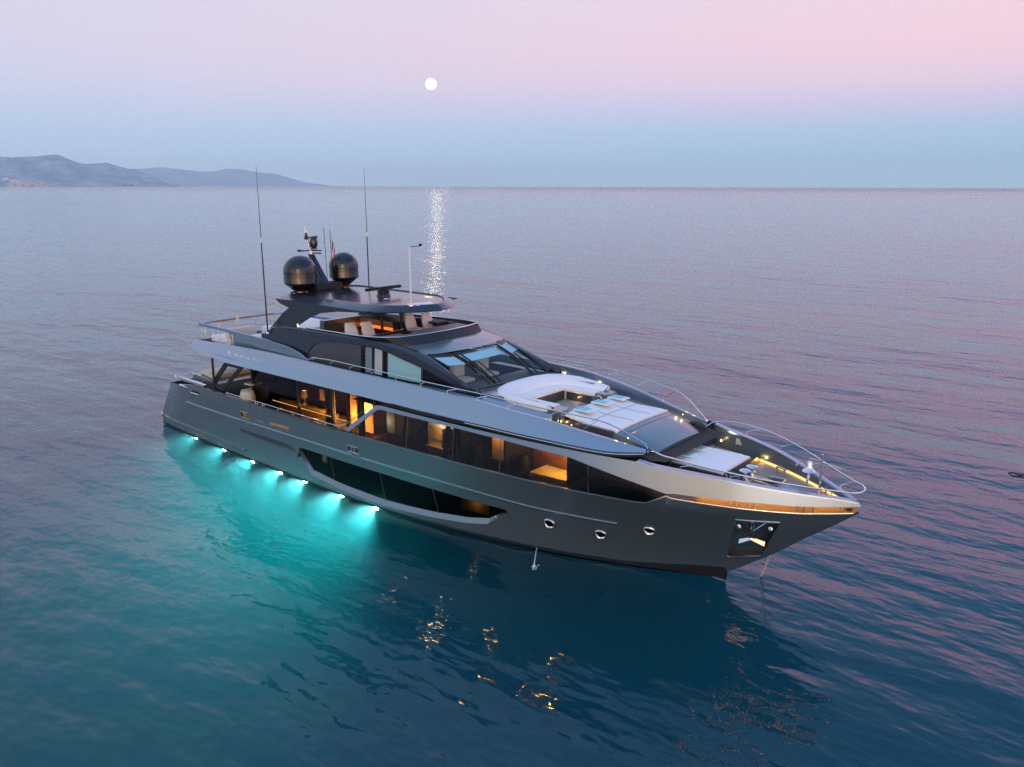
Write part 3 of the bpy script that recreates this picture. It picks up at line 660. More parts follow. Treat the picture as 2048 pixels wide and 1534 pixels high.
# forward cabins behind the window band
fl=lambda X:2.32
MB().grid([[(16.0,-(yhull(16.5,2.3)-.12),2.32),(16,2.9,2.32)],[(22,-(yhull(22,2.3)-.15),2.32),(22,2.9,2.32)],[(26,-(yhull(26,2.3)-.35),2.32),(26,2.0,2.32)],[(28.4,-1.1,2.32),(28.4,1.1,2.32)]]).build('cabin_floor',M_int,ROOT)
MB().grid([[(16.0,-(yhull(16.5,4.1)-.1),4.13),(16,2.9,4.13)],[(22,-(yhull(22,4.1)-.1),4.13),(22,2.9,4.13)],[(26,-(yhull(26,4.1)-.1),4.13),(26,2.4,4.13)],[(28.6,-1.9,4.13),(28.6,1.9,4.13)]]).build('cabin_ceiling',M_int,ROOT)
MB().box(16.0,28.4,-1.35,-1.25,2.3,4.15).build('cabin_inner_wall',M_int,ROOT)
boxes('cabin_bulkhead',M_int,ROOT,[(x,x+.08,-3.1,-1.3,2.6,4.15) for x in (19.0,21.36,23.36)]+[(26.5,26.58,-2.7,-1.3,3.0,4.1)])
# pale screen and lit bathroom
MB().box(17.5,17.95,-2.95,-2.9,3.05,3.95).build('pale_screen',M_lin,ROOT)
lamp('cabin_lamp','POINT',(17.6,-3.2,3.5),1.6,(1,.72,.45),ROOT,.05)
MB().box(19.35,20.85,-2.62,-2.56,2.35,4.1).build('bathroom_wall',M_lin,ROOT)
MB().box(19.5,20.55,-2.66,-2.63,3.15,3.62).build('vanity_mirror',M_oak,ROOT)
MB().box(19.6,20.7,-3.0,-2.66,2.9,3.02).build('vanity_shelf',M_oak,ROOT)
b=MB(); b.lathe([(0,0),(.16,0),(.18,.02),(.16,.03),(0,.03)],(19.42,-2.9,3.45),20,(0,-1,0)); b.build('round_mirror',M_dark,ROOT)
lamp('cabin_lamp','POINT',(20.1,-3.0,3.75),9,(1,.72,.42),ROOT,.06)
MB().box(20.35,20.5,-2.9,-2.66,3.02,3.7).build('vanity_cabinet',M_dark,ROOT)
# third cabin: lit cupboard
MB().box(22.15,22.75,-2.3,-2.2,2.9,4.1).build('lit_cupboard',M_oak,ROOT)
MB().box(22.75,23.3,-2.2,-1.6,2.9,4.1).build('lit_cupboard',M_wood,ROOT)
lamp('cabin_lamp','POINT',(22.5,-2.65,3.75),8,(1,.55,.12),ROOT,.05)
MB().lathe([(.17,2.7),(.2,3.0),(.16,3.4),(0,3.45)],(21.85,-2.75,0),12).build('cabin_armchair',M_int,ROOT)
# owner's cabin: walnut wall, amber bed
MB().box(23.5,25.75,-1.75,-1.65,2.35,4.1).build('headboard_wall',M_wood,ROOT)
bed=MB().extrude([(24.05,-2.55,2.35),(25.62,-2.45,2.35),(25.62,-2.45,2.85),(24.05,-2.55,2.85)],(0,.75,0)).build('cabin_bed',M_bed,ROOT)
MB().cushion([(24.1,-2.72),(25.62,-2.60),(25.62,-1.78),(24.1,-1.8)],2.84,3.0,.05).build('mattress',M_bed,bed)
MB().box(25.64,25.72,-2.75,-1.7,2.95,4.12).build('cabin_partition',M_int,ROOT)
lamp('cabin_lamp','POINT',(25.2,-2.3,3.7),26,(1,.50,.06),ROOT,.06)
lamp('cabin_lamp','POINT',(24.2,-2.1,3.8),9,(1,.42,.10),ROOT,.06)
MB().lathe([(.0,2.9),(.22,2.95),(.24,3.2),(.15,3.45),(0,3.5)],(23.75,-2.6,0),12).build('cabin_armchair',M_int,ROOT)
# lower cabins
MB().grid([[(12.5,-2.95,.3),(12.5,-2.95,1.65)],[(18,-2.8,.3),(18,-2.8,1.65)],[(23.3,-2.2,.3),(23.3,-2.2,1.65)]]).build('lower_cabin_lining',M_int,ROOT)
MB().grid([[(20.9,-2.55,.8),(20.9,-2.55,1.35)],[(22.1,-2.4,.8),(22.1,-2.4,1.35)]],flip=True).build('cabin_bunk',M_oak,ROOT)
lamp('lower_cabin_lamp','POINT',(21.6,-2.68,1.15),.7,(1,.62,.2),ROOT,.04)
MB().box(13.55,13.85,-3.06,-3.0,1.0,1.35).build('cabin_picture',M_bed,ROOT)
lamp('lower_cabin_lamp','POINT',(13.7,-3.2,1.2),.15,(1,.8,.3),ROOT,.04)
# ---- aft cockpit
MB().box(7.95,8.1,-2.7,2.7,1.93,2.2).build('cockpit_step',M_char,ROOT)
tubes('overhang_pole',M_dark,ROOT,[[(6.1,s*3.36,4.42),(6.12,s*3.38,2.85)] for s in(-1,1)],.055,8)
for s in(-1,1):
    Y=s*3.28
    fo=[(7.02,Y,4.26),(5.45,Y,2.86),(6.7,Y,2.86),(8.6,Y,4.28)]; fi=[(7.22,Y,4.12),(5.95,Y,2.99),(6.62,Y,2.99),(8.12,Y,4.14)]
    w=MB()
    for d in (-.03,.03):
        w.grid([[(x,Y+d,z) for x,_,z in fo],[(x,Y+d,z) for x,_,z in fi]],cv=True)
    w.grid([[(x,Y-.03,z) for x,_,z in fi],[(x,Y+.03,z) for x,_,z in fi]],cv=True); w.grid([[(x,Y-.03,z) for x,_,z in fo],[(x,Y+.03,z) for x,_,z in fo]],cv=True)
    w=w.build('side_wing_frame',M_dark,ROOT); MB().poly(fi).build('wing_glass',M_clear,w)
pad=MB().cushion([(3.35,-2.5),(5.0,-2.75),(5.0,2.75),(3.35,2.5)],3.02,3.22,.07).build('aft_sunpad',M_cream,ROOT)
b=MB(); b.prism([(3.0,-2.75),(5.9,-3.0),(5.9,3.0),(3.0,2.75)],1.93,3.02); b.build('aft_sunpad_base',M_hull,ROOT,bevel=.05)
tubes('stern_gate_rail',M_steel,ROOT,[[(2.9,-2.8,2.95),(2.95,-2.8,3.1),(3.6,-2.86,3.1)]],.02)
MB().lathe([(0,.02),(.05,.015),(.055,0)],(4.2,-2.88,2.86),10,(0,-1,0)).build('deck_socket',M_steel,ROOT)
boxes('cockpit_bench',M_cream,ROOT,[(6.6,7.3,-2.2,2.2,2.35,2.55)],.05)
boxes('cockpit_bench_back',M_cream,ROOT,[(7.3,7.5,-2.2,2.2,2.45,2.95)],.05)
for i,z in enumerate((2.3,2.62,2.95,3.3)): MB().box(7.0+.28*i,7.5+.28*i,-2.9,-2.3,z,z+.06).build('stair_tread',M_cream,ROOT)
MB().lathe([(0,2.5),(.30,2.55),(.36,2.8),(.28,3.1),(0,3.2)],(8.3,-3.05,0),14).build('round_headrest',M_cream,ROOT)
# ---------------------------------------------------------------- upper deckhouse
ysd=pchip([9,10,14,17,19.5,21.6],[2.75,2.75,2.70,2.55,2.40,2.29])
zr=pchip([9.4,10.2,11.6,14,15.4,16.6,18,19,20.1,21.6],[5.75,6.12,6.22,6.25,6.27,6.23,6.08,5.83,5.51,5.13])
wt=pchip([12.35,12.75,13.4,14.65,16.3,17,18,18.8,20.6,21.0],[5.15,5.60,5.90,6.02,6.05,5.98,5.78,5.62,5.14,5.05])
wb=lambda X:min(5.02,wt(X))
def dp(X,z,off=0,s=-1): return (X,s*(ysd(X)-.06*(z-5)+off),z)
b=MB(); strip(b,lambda X:4.40,lambda X:wb(X) if X>12.35 else 4.9,9.2,21.6,rows=2,f=lambda X,z,o,sgn=-1:dp(X,z,o)); 
strip(b,lambda X:4.9,lambda X:zr(X),9.2,12.35,rows=3,f=lambda X,z,o:dp(X,z,o)); strip(b,wt,zr,12.35,21.0,rows=2,f=lambda X,z,o:dp(X,z,o)); strip(b,wb,zr,21.0,21.6,rows=2,f=lambda X,z,o:dp(X,z,o))
b.mirror()
# rounded shoulder from the side up to roof / windscreen pillar
yin=pchip([9.2,16,17.4,18.87,20,21.3,21.6],[2.42,2.30,2.22,2.12,2.15,2.18,2.2]); zin=pchip([9.2,10.2,14,16.6,18,18.87,20,21.3,21.6],[5.72,6.14,6.28,6.28,6.18,6.03,5.62,5.15,5.06])
SH=[]
for s in(-1,1):
    rows=[]
    for X in frange(9.4,21.6,.2):
        A=dp(X,zr(X),0,s); Bp=(X,s*yin(X),zin(X))
        rows.append([A,(X,s*(abs(A[1])-.04),A[2]+.05),(X,s*(abs(A[1])*.55+yin(X)*.45),A[2]*.4+Bp[2]*.6+.05),Bp,(X,s*(yin(X)-.03),Bp[2]-.06),(X,s*(yin(X)-.03),min(5.62,Bp[2]-.1) if X<16.2 else Bp[2]-.08)])
    b.grid(rows,flip=s>0)
house=b.build('deckhouse',M_black,ROOT)
# side window: charcoal panel aft, glass forward, blinds behind
b=MB(); strip(b,wb,wt,12.36,15.7,off=-.015,rows=2,f=lambda X,z,o:dp(X,z,o)); b.mirror().build('side_panel',M_char,house,split=True)
sw=strip(MB(),wb,wt,15.7,21.0,off=-.02,rows=2,f=lambda X,z,o:dp(X,z,o)).mirror().build('wheelhouse_side_window',M_wind,house,split=True)
b=MB(); strip(b,lambda X:wb(X)+.0,lambda X:wt(X)-.03,17.1,18.85,off=-.06,rows=1,f=lambda X,z,o:dp(X,z,o)); b.build('side_window_blind',M_blind,house)
b=MB(); strip(b,lambda X:wb(X),lambda X:wt(X)-.05,15.9,16.25,off=-.06,rows=1,f=lambda X,z,o:dp(X,z,o)); b.build('side_curtain',M_greyd,house)
b=MB(); strip(b,lambda X:wb(X),lambda X:wt(X)-.05,16.4,16.8,off=-.06,rows=1,f=lambda X,z,o:dp(X,z,o)); b.build('side_curtain',M_white,house)
b=MB(); b.tube([dp(X,wt(X),.004) for X in frange(12.36,20.98,.25)],.016,4); b.build('window_surround',M_dark,house)
tubes('window_post',M_dark,sw,[[dp(16.95,5.05,.0),dp(16.95,5.93,.0)],[dp(18.87,5.02,0),dp(18.87,5.58,0)]],.02,4)
# wheelhouse roof ahead of the flybridge, windscreen
def roof(X,u):     # u -1..1 across
    y=yin(X); c=zin(X)-.0; return (X+.42*max(0,(X-17.2)/1.67)*(1-abs(u)**2.2),u*y,c+.07*(1-u*u)*(1 if X<18.5 else .4))
b=MB(); b.grid([[roof(X,u) for u in (-1,-.8,-.56,-.3,0,.3,.56,.8,1)] for X in frange(16.0,18.87,.3)],flip=True); b.build('wheelhouse_roof',M_hull,house)
WT=[(18.87,-2.11,6.03),(19.13,-1.62,6.01),(19.27,-1.18,5.985),(19.30,0,5.99),(19.27,1.18,5.985),(19.13,1.62,6.01),(18.87,2.11,6.03)]
WB=[(21.26,-2.17,5.14),(21.29,-1.62,5.10),(21.30,-1.06,5.085),(21.33,0,5.08),(21.30,1.06,5.085),(21.29,1.62,5.10),(21.26,2.17,5.14)]
def wsp(i,t,off=0):
    a,c=Vector(WT[i]),Vector(WB[i]); p=a+(c-a)*t; p.z+=.10*math.sin(math.pi*t)+off; return tuple(p)
ws=MB().grid([[wsp(i,t) for t in (0,.2,.4,.6,.8,1)] for i in range(7)]).build('windscreen',M_wind,house)
for i in (2,4): MB().tube([wsp(i,t,.012) for t in (0,.25,.5,.75,1)],.03,4).build('windscreen_pillar',M_dark,ws)
MB().tube([wsp(i,0,.005) for i in range(7)],.025,4).build('windscreen_trim',M_black,ws)
MB().tube([wsp(i,1,.005) for i in range(7)],.025,4).build('windscreen_trim',M_dark,ws)
def wsq(y0,y1,t0,t1,off=-.05):
    def P(y,t):
        ys=[p[1] for p in WT]
        for i in range(6):
            f_=lambda k:WT[k][1]+(WB[k][1]-WT[k][1])*t
            if f_(i)<=y<=f_(i+1) or i==5 and y>f_(i+1) or i==0 and y<f_(0):
                u=(y-f_(i))/(f_(i+1)-f_(i)); u=min(1,max(0,u)); return tuple(Vector(wsp(i,t,off)).lerp(Vector(wsp(i+1,t,off)),u))
    return [[P(y,t) for t in (t0,(t0+t1)/2,t1)] for y in (y0,(y0*2+y1)/3,(y0+2*y1)/3,y1)]
for y0,y1,t0,t1 in ((-1.98,-1.26,.07,.36),(-1.04,1.02,.05,.30),(1.26,1.96,.07,.34)): MB().grid(wsq(y0,y1,t0,t1)).build('windscreen_blind',M_blind,house)
for y in (-1.06,-1.0,.95,1.02,1.75,1.82):
    q=wsq(y,y+.01,.12,1.0,.05); MB().tube(q[0],.016,4).build('wiper_arm',M_dark,ws)
for y in (-1.3,-.75,1.3):
    q=wsq(y,y+.01,.42,.97,.035); MB().tube(q[0],.022,4).build('wiper_blade',M_dark,ws)
MB().tube([wsp(1,1,.06),wsp(2,1,.06),wsp(3,1,.05)],.02,5).build('wiper_bar',M_char,ws)
# wheelhouse inside
MB().grid([[(15.0,-2.2,4.62),(15,2.2,4.62)],[(21.2,-2.1,4.62),(21.2,2.1,4.62)]],flip=True).build('wheelhouse_floor',M_int,house)
MB().grid([[(15.2,-2.3,4.6),(15.2,-2.3,6.1)],[(15.2,2.3,4.6),(15.2,2.3,6.1)]]).build('wheelhouse_bulkhead',M_int,house)
MB().prism([(20.2,-1.9),(21.1,-1.9),(21.1,1.9),(20.2,1.9)],4.62,5.05).build('dashboard',M_char,house,bevel=.05)
for y in (-1.0,.35):
    c_=MB().cushion([(19.3,y-.3),(19.9,y-.3),(19.9,y+.3),(19.3,y+.3)],4.95,5.1,.05).build('helm_chair',M_cream,house)
    MB().cushion([(19.2,y-.3),(19.36,y-.3),(19.36,y+.3),(19.2,y+.3)],5.1,5.62,.05).build('backrest',M_cream,c_)
# ---------------------------------------------------------------- flybridge
MB().grid([[(9.3,-2.45,5.62),(9.3,2.45,5.62)],[(16.3,-2.3,5.62),(16.3,2.3,5.62)]],flip=True).build('flybridge_floor',M_teak,house)
MB().grid([[(16.2,-2.28,5.6),(16.2,-2.28,6.3)],[(16.2,0,5.6),(16.2,0,6.35)],[(16.2,2.28,5.6),(16.2,2.28,6.3)]]).build('flybridge_front_panel',M_dark,house)
VT=[(12.2,2.52,6.30),(15.2,2.58,6.37),(16.2,2.56,6.41),(16.9,2.42,6.45),(17.45,2.12,6.49),(17.70,1.2,6.5),(17.78,0,6.5)]
VB=[(12.2,2.42,6.24),(15.4,2.36,6.27),(16.6,2.34,6.24),(17.4,2.20,6.16),(18.0,1.85,6.10),(18.36,1.1,6.10),(18.45,0,6.11)]
VTf=VT+[(x,-y,z) for x,y,z in VT[::-1][1:]]; VBf=VB+[(x,-y,z) for x,y,z in VB[::-1][1:]]
b=MB(); b.grid([[VBf[i],VTf[i]] for i in range(len(VTf))]); b.grid([[VBf[i],VTf[i]] for i in range(len(VTf))],flip=True)
ven=b.build('flybridge_wind_deflector',M_dark,house)
MB().tube([(x,y,z+.02) for x,y,z in VTf],.022,6).build('deflector_rail',M_steel,ven)
b=MB(); b.prism([(16.2,-2.2),(16.9,-2.1),(17.35,-1.8),(17.55,-1.0),(17.6,0),(17.55,1.0),(17.35,1.8),(16.9,2.1),(16.2,2.2)],6.30,6.36); b.build('flybridge_dash',M_teak,house)
con=MB().extrude([(15.35,-2.2,6.20),(15.9,-.55,6.42),(16.6,-.75,6.40),(16.5,-2.2,6.22)],(0,0,-.07)).build('helm_console_lid',M_dark,house)
MB().box(15.5,16.3,-2.1,-.8,5.62,6.2).build('helm_console',M_dark,house)
tubes('console_trim',M_steel,con,[[(15.35,-2.22,6.21),(15.9,-.53,6.43)]],.012)
# seats: two by the starboard side, two ahead to port
def seat(x,y,z0):
    o=MB().cushion([(x-.05,y-.28),(x+.5,y-.28),(x+.5,y+.28),(x-.05,y+.28)],z0,z0+.16,.05).build('flybridge_seat',M_white,house)
    pts=[]
    b_=MB()
    rows=[]
    for k in range(7):
        t=k/6; w=.29*(1-.35*max(0,t-.45)**1.3*2.2); zc=z0+.12+.58*t; xo=x-.05-.16*t
        rows.append([(xo,y-w,zc),(xo+.03,y-w*.5,zc),(xo+.03,y+w*.5,zc),(xo,y+w,zc),(xo-.12,y+w*.85,zc),(xo-.12,y-w*.85,zc)])
    b_.grid(rows,cv=True); n=len(b_.v); b_.f.append(tuple(range(n-6,n))); b_.f.append(tuple(range(6))[::-1]); b_.build('backrest',M_white,o,smooth=60); return o
for x,y in ((14.55,-1.95),(14.8,-1.32),(14.75,1.02),(15.05,1.72)): seat(x,y,5.98 if y<0 else 6.0)
boxes('seat_plinth',M_dark,house,[(14.4,15.3,-2.2,-1.05,5.62,5.98),(14.6,15.5,.75,2.0,5.62,6.0)])
cab=MB().box(11.2,13.75,1.1,1.9,5.62,6.26).build('bar_cabinet',M_dark,house)
MB().box(11.25,13.4,1.07,1.10,5.98,6.22).build('bar_front',M_oak,cab)
MB().box(11.25,13.4,1.05,1.09,5.84,5.96).build('lit_bar_shelf',emis('amber_bar_light',(1,.16,.02),1.1),cab)
MB().box(11.6,12.2,-.2,.3,6.0,6.04).build('cocktail_table',M_oak,house); 
tubes('bottle_rack',M_steel,cab,[[(13.55,1.2,6.26),(13.55,1.2,6.5)],[(13.65,1.35,6.26),(13.65,1.35,6.46)]],.03)
MB().box(13.9,16.0,1.95,2.3,5.62,6.36).build('port_sideboard',M_dark,house); MB().box(15.4,15.9,1.3,2.0,6.36,6.44).build('instrument_pod',M_dark,house)
sf=MB().cushion([(9.9,-2.35),(12.4,-2.35),(12.4,-1.7),(9.9,-1.7)],5.62,5.98,.07).build('flybridge_sofa',M_white,house)
MB().cushion([(9.9,-2.45),(12.9,-2.45),(12.9,-2.25),(9.9,-2.25)],5.9,6.22,.05).build('backrest',M_white,sf)
sf=MB().cushion([(9.6,1.5),(11.0,1.5),(11.0,2.3),(9.6,2.3)],5.62,6.02,.07).build('flybridge_sofa',M_white,house)
b=MB(); b.box(10.9,11.25,-.9,1.2,5.62,6.28); b.build('bar_side',M_hull,house,bevel=.03)
for x,y in ((10.4,-2.33),(11.4,-2.33),(13.0,-2.33),(14.2,-2.33)): MB().lathe([(0,.03),(.035,.02),(.04,0)],(x,y,6.26),8).build('courtesy_lamp',M_spotw,house)
# ---- hardtop
HP=[(9.62,1.2),(9.66,1.9),(9.95,2.32),(10.35,2.45),(13,2.47),(15.5,2.43),(16.1,2.2),(16.7,1.62),(17.2,.92),(17.48,.25),(17.53,0)]
HPf=HP+[(x,-y) for x,y in HP[::-1][1:]]
def ring(k,z,ky=None):  # scaled outline
    return [(13.3+(x-13.3)*k,y*(ky or k),z) for x,y in HPf]
b=MB(); R0=[ring(.90,7.22),ring(.99,7.25),ring(1.0,7.29),ring(.99,7.325),ring(.945,7.50,.80),ring(.93,7.51,.775),ring(.915,7.465,.755),ring(.5,7.52,.4)]
b.grid(R0,cv=True,flip=True); n=len(HPf); m_=len(b.v); b.f.append(tuple(range(n))[::-1]); b.f.append(tuple(m_-n+i for i in range(n)))
top=b.build('hardtop',M_black,ROOT,smooth=14)
b=MB(); b.tube([p for p in ring(.915,7.47,.755)][2:-2],.022,4); b.build('hardtop_gutter',M_dark,top)
b=MB(); b.extrude([(16.55,-.95,7.502),(17.0,-.78,7.484),(17.14,-.05,7.476),(16.72,.15,7.512)],(0,0,.02)); b.build('skylight_panel',M_blind if 0 else M_white,top)
for s in(-1,1):
    Yo,th=s*2.50,-s*.26
    prof=[(9.55,5.98),(9.75,6.12),(10.55,6.72),(11.05,7.02),(10.95,7.08),(10.45,7.14),(10.1,7.33),(13,7.36),(15.9,7.34),(15.7,7.27),(14.3,7.18),(12.9,6.96),(12.1,6.66),(11.3,6.26),(11.05,6.10)]
    A=[(9.55,5.98),(9.75,6.12),(10.55,6.72),(11.05,7.02),(11.5,7.34),(13,7.34),(12.9,6.96),(12.1,6.66),(11.3,6.26),(11.05,6.10)]
    b=MB(); b.grid([[(x,Yo,z),(x,Yo+th,z)] for x,z in A+[A[0]]])
    le=[A[0],A[1],A[2],A[3],A[4]]; ri=[A[9],A[8],A[7],A[6],A[5]]
    for yy in (Yo,Yo+th): b.grid([[(a[0]+(c[0]-a[0])*k/3,yy,a[1]+(c[1]-a[1])*k/3) for k in range(4)] for a,c in zip(le,ri)])
    Bq=[(10.45,7.14),(10.1,7.33),(11.5,7.34),(11.05,7.02)]; 
    for yy in (Yo,Yo+th): b.poly([(x,yy,z) for x,z in Bq])
    b.grid([[(x,Yo,z),(x,Yo+th,z)] for x,z in Bq],cu=True)
    lo=[(12.9,6.96),(14.3,7.18),(15.7,7.28),(16.0,7.33)]; hi=[(13,7.34),(14.3,7.34),(15.7,7.34),(16.0,7.34)]
    for yy in (Yo,Yo+th): b.grid([[(a[0],yy,a[1]),(c[0],yy,c[1])] for a,c in zip(lo,hi)])
    b.grid([[(x,Yo,z),(x,Yo+th,z)] for x,z in lo])
    leg=b.build('hardtop_arch',M_black,top)
    MB().tube([(10.15,Yo-s*-.005,6.42),(11.9,Yo+s*.005,6.58)],.01,4).build('arch_seam',M_dark,leg) if 0 else None
tubes('hardtop_post',M_dark,top,[[(14.6,s*.53,5.62),(14.6,s*.53,7.28)] for s in(-1,1)],.06,10)
# domes, mast, radar, antennas
for s in(-1,1):
    x=10.1
    k=1.0 if s<0 else .94
    pr=[(0,7.5),(.26,7.52),(.42,7.62),(.62,7.80),(.69,7.85),(.70,7.88),(.695,7.90),(.69,8.34),(.705,8.35),(.70,8.38)]+[(.70*math.cos(t),8.38+.665*math.sin(t)) for t in (.2,.42,.65,.88,1.1,1.3,1.47)]+[(0,9.045)]
    d=MB().lathe([(r*k,9.045-(9.045-z)*k) for r,z in pr],(x,s*1.18,0),40).build('satellite_dome',M_radome,ROOT)
    MB().lathe([(.24,7.40),(.24,7.46),(.20,7.48),(.25,7.56),(.33,7.66)],(x,s*1.18,0),20).build('dome_pedestal',M_brass,d)
b=MB()
for s in(-1,1):
    b.extrude([(9.95,s*.16,7.5),(10.55,s*.16,7.5),(9.42,s*.10,8.98),(9.25,s*.10,8.98)],(0,-s*.05,0))
b.grid([[(9.95,-.16,7.5),(9.95,.16,7.5)],[(9.25,-.10,8.98),(9.25,.10,8.98)],[(9.42,-.10,8.98),(9.42,.10,8.98)],[(10.55,-.16,7.5),(10.55,.16,7.5)]])
mast=b.build('radar_mast',M_black,ROOT)
MB().box(9.8,10.6,-.75,.75,7.5,7.78).build('mast_foot',M_dark,mast,bevel=.06)
tubes('mast_pole',M_steel,mast,[[(9.32,.02,8.95),(9.25,.0,9.4),(9.05,0,9.9),(9.02,0,10.05)]],.06,8)
MB().lathe([(0,0),(.10,.0),(.11,.03),(.07,.05),(.07,.10),(.11,.12),(.10,.16),(0,.18)],(9.02,0,10.02),12).build('anchor_light',M_white,mast)
MB().lathe([(.11,0),(.03,.30),(0,.31)],(9.14,-.06,9.62),10).build('mast_cone',M_dark,mast)
MB().lathe([(0,0),(.15,.02),(.17,.12),(.17,.30),(.13,.44),(.05,.50),(0,.50)],(9.55,.02,9.28),14).build('searchlight',M_radome,mast)
MB().lathe([(0,0),(.14,.0),(.15,.05),(.10,.10),(0,.1)],(9.55,.02,9.20),14).build('searchlight_base',M_brass,mast)
tubes('mast_arm',M_dark,mast,[[(9.1,-.45,9.12),(9.3,0,9.14),(9.5,.45,9.12)],[(9.2,0,9.7),(9.45,.2,9.72)],[(9.35,.1,9.02),(9.8,.2,9.03)]],.03,5)
MB().box(9.05,9.15,-.52,-.36,9.10,9.18).build('camera_housing',M_dark,mast); MB().box(9.4,9.52,.16,.26,9.66,9.78).build('camera_housing',M_dark,mast)
tubes('mast_whip',M_dark,ROOT,[[(9.6,.62,7.7),(9.55,.6,10.1)]],.012,4)
tubes('flagstaff',M_dark,ROOT,[[(10.1,.55,7.5),(10.05,.55,10.05)]],.014,5)
rd=MB().lathe([(.30,7.47),(.28,7.6),(.24,7.64),(.26,7.78),(0,7.82)],(14.15,0,0),20).build('radar_pedestal',M_radome,ROOT)
b=MB(); b.box(14.08,14.22,-.95,.95,7.80,7.92); b.build('radar_scanner',M_dark,rd,bevel=.03)
MB().lathe([(.16,0),(.10,.05),(0,.06)],(14.8,-.45,7.49),12).build('roof_mushroom',M_steel,top)
pl=MB().tube([(16.72,-.85,7.48),(16.70,-.85,9.72)],.035,8).build('instrument_pole',M_white,ROOT)
MB().tube([(16.70,-.85,9.71),(16.75,-.32,9.71)],.014,5).build('pole_arm',M_dark,pl); MB().lathe([(0,0),(.05,.02),(.06,.1),(0,.12)],(16.75,-.32,9.69),8).build('wind_sensor',M_dark,pl)
MB().lathe([(.20,7.47),(.20,7.53),(0,7.54)],(16.72,-.85,0),14).build('pole_base',M_steel,pl)
for s in(-1,1):
    a=MB().tube([(9.86,s*2.80,5.85 if s<0 else 5.9),(9.85,s*2.80,9.68)],[.034,.026],8).build('whip_antenna',M_black,ROOT)
    MB().tube([(9.85,s*2.8,9.66),(9.85,s*2.8,9.84)],.034,8).build('antenna_joint',M_white,a)
    MB().tube([(9.85,s*2.8,9.82),(9.85,s*2.79,12.72)],[.020,.008],6).build('antenna_tip',M_char,a)
    MB().tube([(9.85,s*2.8,7.05),(10.2,s*2.6,7.12),(10.5,s*2.5,7.02)],.02,5).build('antenna_bracket',M_brass,a)
    MB().lathe([(.09,0),(.07,.06),(0,.07)],(9.86,s*2.8,5.84),10).build('antenna_foot',M_steel,a)
# ---- aft fashion plates and sun deck
ft=lerpf((3.42,5.53),(5.2,5.54),(9.6,5.57),(11.3,5.47),(12.2,5.32),(12.7,5.12),(12.85,5.06)); fb=lerpf((3.42,5.38),(6.0,5.44),(6.7,5.36),(6.85,4.90),(11.6,5.04),(12.85,5.05))
fy=lerpf((3.4,2.40),(6,2.55),(9.6,2.86),(12.0,2.92),(12.85,2.95))
for s in(-1,1):
    b=MB(); xs=frange(3.42,12.85,.25,(6.7,6.85))
    for th,fl_ in ((0,s>0),(-.09,s<0)):
        b.grid([[(X,s*(fy(X)+th+.10*(ft(X)-zq)*0),zq) for zq in (fb(X),(fb(X)+ft(X))/2,ft(X))] for X in xs],flip=fl_)
    b.grid([[(X,s*fy(X),ft(X)),(X,s*(fy(X)-.045),ft(X)+.02),(X,s*(fy(X)-.09),ft(X))] for X in xs],flip=s>0)
    b.grid([[(X,s*fy(X),fb(X)),(X,s*(fy(X)-.09),fb(X))] for X in xs],flip=s<0)
    b.build('aft_side_screen',M_shell,ROOT)
b=MB(); b.tube([(3.42,y,5.50) for y in (-1.75,0,1.75)],.045,8); b.build('teak_hand_rail',M_cap,ROOT)
tubes('rail_end',M_shell,ROOT,[[(3.42,s*2.42,5.46),(3.42,s*1.72,5.50)] for s in(-1,1)],.05,6)
P_=[(3.45,-2.3),(3.45,-1.4),(3.45,-.4),(3.45,.6),(3.45,1.5),(3.45,2.3)]
tubes('aft_rail_post',M_steel,ROOT,[[(x,y,4.80),(x,y,5.46)] for x,y in P_]+[[(x,s*fy(x)-s*.05,4.9),(x,s*fy(x)-s*.05,fb(x)+.02)] for x in (3.9,4.7,5.3,6.1,6.6) for s in(-1,1)],.018,6)
tubes('aft_rail_wire',M_steel,ROOT,[[(3.45,-2.3,z),(3.45,2.3,z)] for z in (5.02,5.25)],.008,4)
MB().box(8.9,9.3,-2.7,2.7,4.6,5.64).build('sun_deck_bulkhead',M_white,house)
s1=MB().cushion([(4.3,-2.3),(5.9,-2.3),(5.9,-.9),(4.3,-.9)],4.72,5.05,.08).build('sun_deck_sofa',M_white,ROOT); MB().cushion([(5.6,-2.3),(5.95,-2.3),(5.95,-.9),(5.6,-.9)],5.0,5.5,.08).build('backrest',M_cream,s1)
s1=MB().cushion([(4.3,.4),(7.6,.4),(7.6,2.2),(4.3,2.2)],4.72,5.12,.08).build('sun_deck_daybed',M_white,ROOT); MB().cushion([(4.4,1.9),(7.6,1.9),(7.6,2.3),(4.4,2.3)],5.05,5.5,.08).build('backrest',M_white,s1)
s1=MB().cushion([(6.5,-1.9),(8.6,-1.9),(8.6,-.2),(6.5,-.2)],4.72,5.22,.08).build('sun_deck_lounger',M_white,ROOT)
# ---------------------------------------------------------------- foredeck
def lite(x,y,z,ax=(0,0,1),e=2.0,par=None,rad=.017):
    MB().lathe([(0,.012),(rad,.008),(rad*1.2,0)],(x,y,z),10,ax).build('courtesy_lamp',M_spotw,par or ROOT)
    d=Vector(ax)*.12; lamp('courtesy_light','POINT',(x+d.x,y+d.y,z+d.z),e*.32,(1,.62,.24),par or ROOT,.03)
